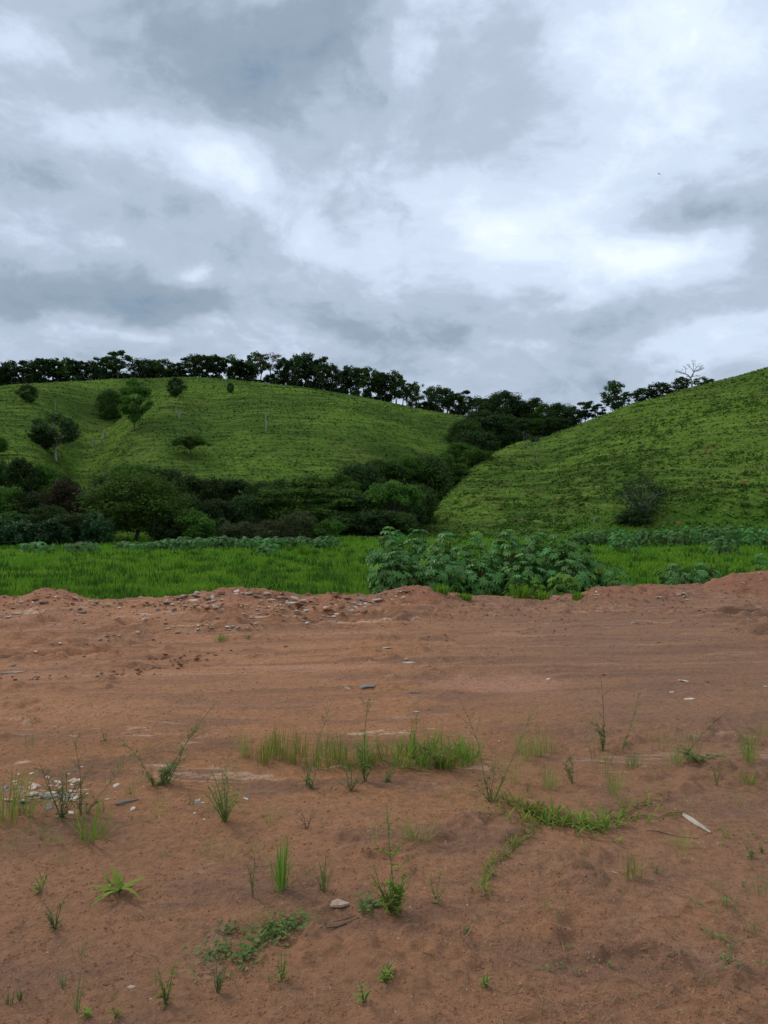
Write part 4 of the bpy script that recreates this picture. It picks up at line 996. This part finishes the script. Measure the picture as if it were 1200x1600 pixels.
# creeping mats
def creeper(pts, lb, n, leaf, mat, spread, name='creeping_grass', cat='grass', seed=1):
    r = np.random.default_rng(seed); P_ = np.array([hit(a_, b_) for a_, b_ in pts]); c0 = P_[0].copy(); e = obj(name, None, None, c0); tag(e, lb, cat)
    tp = []; Q_ = []
    for i in range(len(P_)-1):
        a_, b_ = P_[i]-c0, P_[i+1]-c0; md = (a_+b_)/2+r.normal(0, .02, 3)*(1, 1, 0)
        for q in (a_, md, b_): q[2] = dirt_z(q[0]+c0[0], q[1]+c0[1])-c0[2]+.008
        tp.append(tube([a_, md, b_], [.003, .003, .0025], 5))
    V, F = join(tp); obj('runner', np_mesh('runner', V, F, M['stem']), e)
    if mat in ('weed',): leaf *= 1.35; n = int(n*.75); spread *= 1.35
    else: n = int(n*1.15); spread *= 1.5; leaf *= .68; mat = 'weed_dark_leafy'
    seg_ = r.integers(0, len(P_)-1, n); f_ = r.random(n)[:, None]
    C_ = P_[seg_]*(1-f_)+P_[seg_+1]*f_; C_[:, :2] += r.normal(0, spread, (n, 2))*(.35+.65*r.random((n, 1)))
    C_[:, 2] = dirt_z(C_[:, 0], C_[:, 1]); C_ -= c0
    if mat in ('weed_dark_leafy', 'weed_leafy'):
        mm = mat[:-6]; N_ = r.normal(0, .35, (n, 3)); N_[:, 2] = 1; C_[:, 2] += r.uniform(.005, .035, n)
        V, Q, T = leafcards(C_, N_, leaf*r.uniform(.6, 1.2, n), 1.5, r); obj('leaves', np_mesh('leaves', V, Q, M[mm]), e)
    else:
        me = blade_mesh('leaves', M[mat], C_, leaf*r.uniform(.5, 1.1, n), leaf*.12*r.uniform(.7, 1.1, n), r.uniform(0, 6.28, n), r.uniform(.3, 1.1, n), .7, seg=3); obj('leaves', me, e)
creeper([(780, 1246), (820, 1262), (850, 1285), (830, 1270)], 'thick creeping grass mat at the foot of the two leaning stems', 170, .075, 'weed', .07, seed=2)
creeper([(850, 1285), (900, 1290), (930, 1298), (975, 1278)], 'creeping grass mat trailing right in the middle right foreground', 190, .075, 'weed', .055, seed=3)
creeper([(975, 1278), (1000, 1262), (1015, 1250)], 'thin tail of creeping grass rising to the right', 50, .06, 'weed', .05, seed=4)
creeper([(835, 1300), (810, 1320), (790, 1338), (765, 1355), (758, 1378), (757, 1400)], 'narrow grass runner trailing down towards the viewer', 110, .05, 'weed', .016, seed=5)
creeper([(985, 1280), (1030, 1280), (1066, 1272)], 'thin grass runner reaching towards the pale plank', 30, .04, 'weed', .015, seed=6)
creeper([(372, 1508), (395, 1488), (425, 1468), (450, 1452), (472, 1446)], 'creeping broad-leaved weed mat in the lower left middle', 210, .024, 'weed_leafy', .04, 'creeping_weed', 'weed', 7)
creeper([(420, 1462), (425, 1448), (455, 1436)], 'reddish tangled top of the creeping weed mat', 90, .016, 'weed_dark_leafy', .035, 'creeping_weed', 'weed', 8)
creeper([(338, 1458), (355, 1462), (372, 1452)], 'thin creeping weed sprig left of the mat', 34, .02, 'weed_dark_leafy', .02, 'creeping_weed', 'weed', 9)
creeper([(325, 1498), (345, 1485), (360, 1492)], 'small creeping leafy weed below the sprig', 60, .022, 'weed_leafy', .03, 'creeping_weed', 'weed', 10)
for a_ in [(64, 1396, 30, 34, 6, .022, 'small round-leaved seedling at the left, lower part', 'weed'), (86, 1452, 44, 44, 6, .024, 'small trailing weed at the lower left', 'weed_dark'),
    (340, 1552, 58, 46, 8, .016, 'wispy reddish-green weed at the bottom left of the mat', 'weed_dark'), (258, 1572, 56, 36, 7, .024, 'leafy seedling at the bottom left', 'weed'),
    (440, 1534, 44, 26, 5, .018, 'small seedling below the creeping mat', 'weed'), (568, 1566, 34, 26, 4, .02, 'seedling at the bottom middle, left one', 'weed'),
    (602, 1534, 28, 50, 8, .02, 'leafy seedling at the bottom middle, right one', 'weed'), (760, 1546, 22, 14, 3, .018, 'tiny single seedling at the bottom right of centre', 'weed'),
    (180, 1592, 20, 14, 3, .02, 'tiny seedling at the bottom edge, left', 'weed'), (136, 1594, 18, 14, 3, .02, 'tiny seedling at the very bottom left corner', 'weed'),
    (1176, 1342, 20, 24, 4, .018, 'tiny seedling near the right edge', 'weed_dark'), (1190, 1332, 12, 10, 3, .016, 'smallest seedling at the right edge', 'weed'), (730, 1458, 8, 12, 3, .014, 'speck of seedling right of the centre front', 'weed_dark')]:
    herb(a_[0], a_[1], a_[2], a_[3], a_[6], stems=a_[4], leaf=a_[5], mat=a_[7], nl=9)
for px, py, h in ((14, 1570, 30), (32, 1562, 24), (101, 1542, 32), (122, 1580, 60)): tuft(px, py, h, 10, 6, 'tiny grass shoot at the bottom left corner', mat='weed_dark', lean=.15, blade=.006, group='tiny shoots in the bottom left corner')
tuft(988, 1372, 44, 40, 30, 'short loose grass tuft at the right front', mat='weed', lean=.35, blade=.004)
tuft(1026, 1366, 28, 10, 7, 'tiny grass shoot right of the loose tuft', mat='weed_dark', lean=.2, blade=.004)
tuft(1066, 1326, 32, 40, 60, 'grey-green dried tuft under the pale plank', mat='straw', lean=.4, blade=.0018)
tuft(345, 1002, 14, 22, 60, 'lone small green tuft in the far left dirt', mat='weed', lean=.35, blade=.006)
tuft(388, 998, 10, 14, 20, 'tiny dull tuft right of the lone green tuft', mat='weed_dark', lean=.35, blade=.006)
# scattered low wisps between the plants
for i in range(120):
    px, py = r5.uniform(640, 1190), r5.uniform(1120, 1270)
    if i > 60: px, py = r5.uniform(0, 440), r5.uniform(1160, 1350)
    if i > 95: px, py = r5.uniform(0, 1200), r5.uniform(1300, 1590)
    tuft(px, py, r5.uniform(12, 46), 20, 12, 'faint thin grass wisp on the bare earth', mat='straw' if i % 3 else 'weed_dark', lean=.3, blade=.0022, group='faint grass wisps on the bare earth')

# ------------------------------------------------------------------ stones and rubble
def flake(seed, mat, th=.10):
    r = np.random.default_rng(seed); n = int(r.integers(4, 7)); a_ = np.sort(r.uniform(0, 6.28, n)+np.linspace(0, .1, n))
    a_ = np.linspace(0, 6.28, n, endpoint=False)+r.normal(0, .25, n); q = r.uniform(.32, .56, n)
    V = [(math.cos(t_)*k_, math.sin(t_)*k_*.75, th/2+r.normal(0, .015)) for t_, k_ in zip(a_, q)]+[(math.cos(t_)*k_*1.05, math.sin(t_)*k_*.8, -th/2) for t_, k_ in zip(a_, q)]
    V += [(0, 0, th/2+.02)]
    T = [(i, (i+1) % n, 2*n) for i in range(n)]; Q = [(i+n, (i+1) % n+n, (i+1) % n, i) for i in range(n)]
    return np_mesh('flake', np.array(V), [np.array(Q), np.array(T)], M[mat])
FV = {k: [flake(700+20*j+i, k, .05+.03*(i % 3)) for i in range(7)] for j, k in enumerate(('stone', 'stone_white', 'stone_grey', 'clod', 'clod_red'))}
SV = {k: [hull(300+31*j+i, 13+i % 4, (1, r5.uniform(.6, .9), r5.uniform(.3, .55)), k) for i in range(7)] for j, k in enumerate(('stone', 'stone_white', 'stone_grey', 'clod', 'clod_red'))}
def stone(px, py, wp, kind, lb, cat='stone', group=None, flat=1.0, rz=None, sink=.25, asp=1.0, name='stone'):
    p, s = size_at(px, py); sz = wp*s; fk_ = flat <= .45; me = (FV if fk_ else SV)[kind][int(px*3+py) % 7]; flat = 1.0 if fk_ else flat; sink = .55 if fk_ else sink; rsc = .03 if fk_ else .2
    o_ = obj(name, me, None, p+np.array((0, 0, sz*rsc*flat*(1-sink))), (r5.normal(0, .12), r5.normal(0, .12), r5.uniform(0, 6.28) if rz is None else rz), (sz, sz*max(asp, .6 if fk_ else 0), sz*flat))
    return tag(o_, lb, cat, group)
for px, py, wp, kd, lb, fl, asp, rz in [
    (22, 1052, 36, 'stone', 'long pale slab of stone at the left edge of the lot', .4, .45, .5), (20, 1041, 18, 'stone_grey', 'grey stone just above the long pale slab', .5, .6, 0),
    (575, 1074, 30, 'stone_grey', 'dark flat stone casting a shadow in the middle of the lot', .5, .6, .15), (543, 1076, 14, 'stone', 'pale pebble left of the dark flat stone', .5, 1, 0),
    (650, 1083, 20, 'stone_grey', 'thin dark stone chip right of the dark flat stone', .3, .4, 0), (630, 1078, 9, 'clod', 'small clod between the two dark stones', .8, 1, 0),
    (605, 1013, 19, 'stone_white', 'white stone in the middle distance, left of the pair', .5, .8, 0), (639, 1036, 22, 'stone_white', 'flat white stone in the middle distance, right of the pair', .35, .6, .1),
    (855, 1062, 14, 'stone_white', 'small white stone right of the smooth earth patch', .6, .6, -.5), (1068, 1065, 21, 'stone_white', 'white stone at the right, upper one', .5, .8, 0),
    (1076, 1093, 23, 'stone_white', 'white flat stone at the right, lower one', .4, .8, 0), (1049, 1082, 13, 'stone_white', 'small white stone between the two at the right', .5, .8, 0),
    (1045, 1098, 9, 'stone', 'pebble left of the lower white flat stone', .5, .8, 0), (1195, 1073, 10, 'stone_white', 'white stone cut by the right edge', .5, .8, 0),
    (993, 974, 16, 'stone_white', 'white stone on the dirt below the low castor plants', .6, .7, 0), (565, 938, 24, 'stone_grey', 'blue-grey boulder on the bank left of the thicket', .7, .8, 0),
    (308, 928, 13, 'stone', 'upright stone on the top of the rubble bank', 1.3, .9, 0), (66, 942, 18, 'stone_white', 'white block on the left bank', .9, .7, .3), (33, 942, 14, 'stone', 'pale block left of the white block on the left bank', .9, .8, 0),
    (188, 943, 12, 'stone', 'brown block in the dip of the bank', .9, .8, 0), (13, 965, 16, 'stone_white', 'pale stone below the left bank', .6, .6, .8), (917, 935, 8, 'clod', 'small clod by the thicket foot', 1, 1, 0),
    (920, 922, 10, 'clod', 'brown stone at the thicket foot, near the young castor', 1, 1, 0), (1030, 934, 12, 'stone_white', 'pale stone under the right castor pair', .6, .7, 0), (531, 1414, 40, 'stone', 'flat pale stone sunk in the front earth', .18, .8, 0),
    (205, 1543, 22, 'stone', 'buried pale stone at the bottom left', .3, .7, 0), (166, 1540, 14, 'clod', 'brown clod at the bottom left', .5, 1, 0), (930, 1368, 18, 'clod', 'dark clod left of the white chip in front right', .5, .6, 0),
    (960, 1364, 13, 'stone_white', 'pinkish white chip in the front right', .35, .5, -.4), (651, 1112, 12, 'stone_white', 'small pale chip above the broad-bladed grass', .4, .6, 0), (640, 1098, 9, 'stone', 'tiny chip between dark stone and grass', .4, .6, 0)]:
    stone(px, py, wp, kd, lb, flat=fl, asp=asp, rz=rz, sink=.4 if wp < 30 else .6)
# rubble on the bank, grouped
for i in range(230):
    px = r5.choice([r5.uniform(225, 470), r5.uniform(470, 640), r5.uniform(0, 230)], p=[.52, .28, .20]); cy = float(np.interp(px, CREST[:, 0], CREST[:, 1]))
    py = cy+2+abs(r5.normal(0, 14)); wp = min(5+r5.exponential(5.0), 24)
    stone(px, py, wp, r5.choice(['stone', 'stone_white', 'clod', 'stone_grey'], p=[.42, .2, .32, .06]), 'loose piece of rubble on the earth bank left of the castor thicket', 'rubble', 'rubble pieces on the left bank', flat=r5.choice([.3, .6, .8, 1.1]), name='rubble_piece')
for i in range(45):
    px = r5.uniform(900, 1200); cy = float(np.interp(px, CREST[:, 0], CREST[:, 1])); py = cy+3+abs(r5.normal(0, 13)); wp = min(4+r5.exponential(3.2), 14)
    stone(px, py, wp, r5.choice(['stone', 'stone_white', 'clod'], p=[.4, .25, .35]), 'loose stone on the bank at the right under the castor pair', 'rubble', 'stones on the right bank', flat=r5.uniform(.4, 1), name='rubble_piece')
for i in range(85):
    px, py = r5.uniform(0, 1200), 960+abs(r5.normal(0, 75)); wp = min(3+r5.exponential(2.2), 11)
    stone(px, py, wp, r5.choice(['stone', 'stone_white', 'clod', 'clod_red'], p=[.3, .15, .35, .2]), 'small stone lying loose on the bare middle of the lot', 'stone', 'small stones on the middle of the lot', flat=r5.uniform(.4, .9))
# clods thrown up along old wheel tracks, and pale rubble strewn in the left half
for (xa, ya, xb, yb, n_, kd, w0) in [(0, 1062, 190, 1052, 18, 'clod', 7), (130, 1060, 330, 1030, 22, 'clod', 7), (180, 1036, 370, 1018, 20, 'clod', 7), (210, 1050, 300, 1042, 12, 'clod', 8), (40, 1010, 260, 1000, 12, 'clod_red', 6),
        (640, 1000, 900, 985, 18, 'clod', 5), (420, 1000, 560, 985, 14, 'clod', 5), (700, 960, 960, 968, 16, 'clod', 6), (860, 1010, 1150, 1000, 14, 'clod', 5)]:
    for i in range(n_):
        f_ = r5.random(); stone(xa+(xb-xa)*f_+r5.normal(0, 5), ya+(yb-ya)*f_+r5.normal(0, 2.5), w0*r5.uniform(.5, 1.5), kd, 'dark clod of earth in the broken lines along old wheel tracks', 'clod', 'clods along the wheel tracks', flat=r5.uniform(.5, 1), name='earth_clod')
for (xa, ya, xb, yb, n_) in [(170, 995, 330, 972, 22), (270, 990, 420, 975, 20), (330, 968, 470, 955, 22), (480, 972, 560, 950, 26), (540, 945, 600, 938, 14), (380, 950, 500, 946, 14)]:
    for i in range(n_):
        f_ = r5.random(); stone(xa+(xb-xa)*f_+r5.normal(0, 5), ya+(yb-ya)*f_+r5.normal(0, 2.2), 7*r5.uniform(.4, 1.7), r5.choice(['stone', 'stone_white', 'stone_grey'], p=[.6, .28, .12]), 'pale rubble chip strewn in a streak across the left of the lot', 'rubble', 'rubble chips in pale streaks', flat=r5.choice([.3, .6]), name='rubble_piece')
# plaster flakes heap at left
for i in range(75):
    px, py = 15+110*r5.random()**1.0+r5.normal(0, 8), 1238+r5.normal(0, 14)
    stone(px, py, 6+r5.exponential(8), r5.choice(['stone_white', 'stone', 'stone_grey'], p=[.3, .55, .15]), 'flat pale flake of broken plaster in the litter patch at the left', 'plaster flake', 'plaster flakes in the left litter patch', flat=.22, asp=.8, sink=0, name='plaster_flake')
for i in range(16):
    stone(r5.uniform(150, 345), r5.uniform(1225, 1285), 5+r5.exponential(7), r5.choice(['stone_white', 'stone', 'clod_red']), 'flat stone chip between the leaning weed and the bushy herb', 'stone', 'chips between the left weeds', flat=.3, sink=0)
def bar(name, a_, b_, r0, r1, mat, lb, cat, nseg=4, flat=1.0):
    A, B = hit(*a_), hit(*b_); rr_ = np.random.default_rng(int(a_[0])); pts = [A*(1-f_)+B*f_-A for f_ in np.linspace(0, 1, nseg+1)]
    for q in pts[1:-1]: q[:2] += rr_.normal(0, .004, 2)
    for q in pts: q[2] = float(dirt_z(q[0]+A[0], q[1]+A[1]))-A[2]+max(r0, r1)*.6*flat
    V, Q, _ = tube(pts, np.linspace(r0, r1, nseg+1)*rr_.uniform(.7, 1.3, nseg+1)*np.r_[.7, np.ones(nseg-1), .6], 4 if name == 'plank' else 7)
    k_ = 4 if name == 'plank' else 7; n_ = len(V)//k_; Q = Q+[np.array([list(range(k_))[::-1], [(n_-1)*k_+j for j in range(k_)]])]
    if k_ == 7: Q = Q[:1]
    e = np_mesh(name, V, Q, M[mat], name != 'plank'); o_ = obj(name, e, None, A); return tag(o_, lb, cat)
bar('plank', (1068, 1276), (1110, 1304), .012, .007, 'dead_wood', 'pale splintered piece of wood lying at the right', 'wood')
bar('twig', (490, 1446), (562, 1436), .003, .002, 'twig', 'thin dry twig by the flat pale stone', 'twig')
bar('twig', (520, 1441), (556, 1430), .002, .002, 'twig', 'short side twig beside the thin dry twig', 'twig')
bar('twig', (1010, 1300), (1090, 1311), .003, .002, 'twig', 'thin twig under the splintered wood', 'twig')
bar('stick', (180, 1258), (216, 1250), .008, .006, 'stone_grey', 'grey stick right of the litter patch', 'stick')
stone(8, 1232, 20, 'stone_white', 'pale blue scrap of plastic at the left edge', 'plastic scrap', flat=.2, name='plastic_scrap').data = hull(77, 14, (1, .7, .3), 'plastic_blue')
stone(308, 1255, 15, 'stone_white', 'pale blue-grey scrap left of the bushy herb', 'plastic scrap', flat=.3, name='plastic_scrap').data = hull(78, 14, (1, .7, .3), 'plastic_blue')
stone(383, 1249, 16, 'stone_white', 'shiny white scrap beside the bushy herb', 'plastic scrap', flat=.3, asp=.4, rz=-.3, name='plastic_scrap').data = hull(79, 14, (1, .7, .3), 'plastic_white')
n = 5200; x, y = scatter_view(n, 2.3, 7.5, power=.6); kp = rng.random(n) < .1+.9*(fbm(x, y, .9, 3, 71) > .08); x, y = x[kp], y[kp]
me = blade_mesh('plant_litter', M['straw'], np.stack([x, y, dirt_z(x, y)+.004], -1), rng.uniform(.012, .065, len(x)), rng.uniform(.0012, .004, len(x)), rng.uniform(0, 6.28, len(x)), rng.uniform(1.2, 1.55, len(x)), .1, seg=2)
me.materials[0] = leaf_mat('litter', (.12, .08, .045), (.34, .25, .15), objvar=0)
tag(obj('plant_litter', me), 'dry stalk bits and dead leaf litter on the earth', 'litter', None, 'stuff')
x, y = scatter_view(900, 2.6, 7.2, power=.6); kp = fbm(x, y, .7, 3, 72) > .02; x, y = x[kp], y[kp]; k = 7
xx = np.repeat(x, k)+rng.normal(0, .012, len(x)*k); yy = np.repeat(y, k)+rng.normal(0, .012, len(x)*k); N0 = rng.normal(0, .4, (len(xx), 3)); N0[:, 2] = 1
V, Q, T = leafcards(np.stack([xx, yy, dirt_z(xx, yy)+rng.uniform(.003, .02, len(xx))], -1), N0, rng.uniform(.004, .011, len(xx)))
tag(obj('seedlings', np_mesh('seedlings', V, Q, M['weed_dark'])), 'tiny sprouts coming up through the bare earth', 'seedlings', None, 'stuff')
# fine gravel and crumbs: nobody could count these
def crumbs(name, n, mat, lb, y0, y1, smin, smax, seed, dens=None, power=.8):
    r = np.random.default_rng(seed); q = r.random(n); Y = (y0**-power+(y1**-power-y0**-power)*q)**(-1/power); x_ = (r.uniform(-80, 1280, n)-600)/1200*Y
    if dens is not None: kp = r.random(n) < dens(x_, Y); x_, Y = x_[kp], Y[kp]
    n = len(x_); s = smin+(smax-smin)*r.random(n)**3; s *= (.6+.06*Y)
    T4 = np.array([(1, 0, -.3), (-.5, .87, -.3), (-.5, -.87, -.3), (0.1, 0.1, .7), (-.9, .0, .25)]); F4 = np.array([(0, 1, 3), (1, 4, 3), (4, 2, 3), (2, 0, 3), (1, 2, 4)])
    a_ = r.uniform(0, 6.28, n); ca, sa = np.cos(a_), np.sin(a_); J = r.uniform(.6, 1.3, (n, 5, 3)); P_ = T4[None]*J
    X = P_[..., 0]*ca[:, None]-P_[..., 1]*sa[:, None]; Yv = P_[..., 0]*sa[:, None]+P_[..., 1]*ca[:, None]
    V = np.stack([X*s[:, None]+x_[:, None], Yv*s[:, None]+Y[:, None], P_[..., 2]*s[:, None]*.8+dirt_z(x_, Y)[:, None]], -1).reshape(-1, 3)
    F_ = (np.arange(n)*5)[:, None, None]+F4[None]; tag(obj(name, np_mesh(name, V, F_.reshape(-1, 3), M[mat])), lb, 'gravel', None, 'stuff')
crumbs('earth_crumbs', 60000, 'clod', 'crumbs of earth over the bare lot', 2.2, 14.0, .002, .014, 1, lambda x_, y_: .25+.75*(fbm(x_, y_, .9, 3, 61) > 0))
crumbs('pale_gravel', 3000, 'stone', 'fine pale gravel scattered over the lot', 2.2, 14.0, .002, .010, 2, lambda x_, y_: .15+.85*(fbm(x_, y_, .6, 3, 62) > .12))
crumbs('bank_gravel', 9000, 'stone', 'pinkish gravel on the earth bank', 10.8, 14.2, .004, .022, 3, lambda x_, y_: (fbm(x_, y_, .8, 3, 63) > -.05)*np.where(600+1200*x_/y_ < 640, .9, .2)*sstep(10.5, 13, y_))
crumbs('bank_clods', 9000, 'clod_red', 'loose red clods on the earth bank', 10.5, 14.4, .004, .030, 4, lambda x_, y_: .2+.8*sstep(11, 13, y_))
print('objects', len(bpy.data.objects))
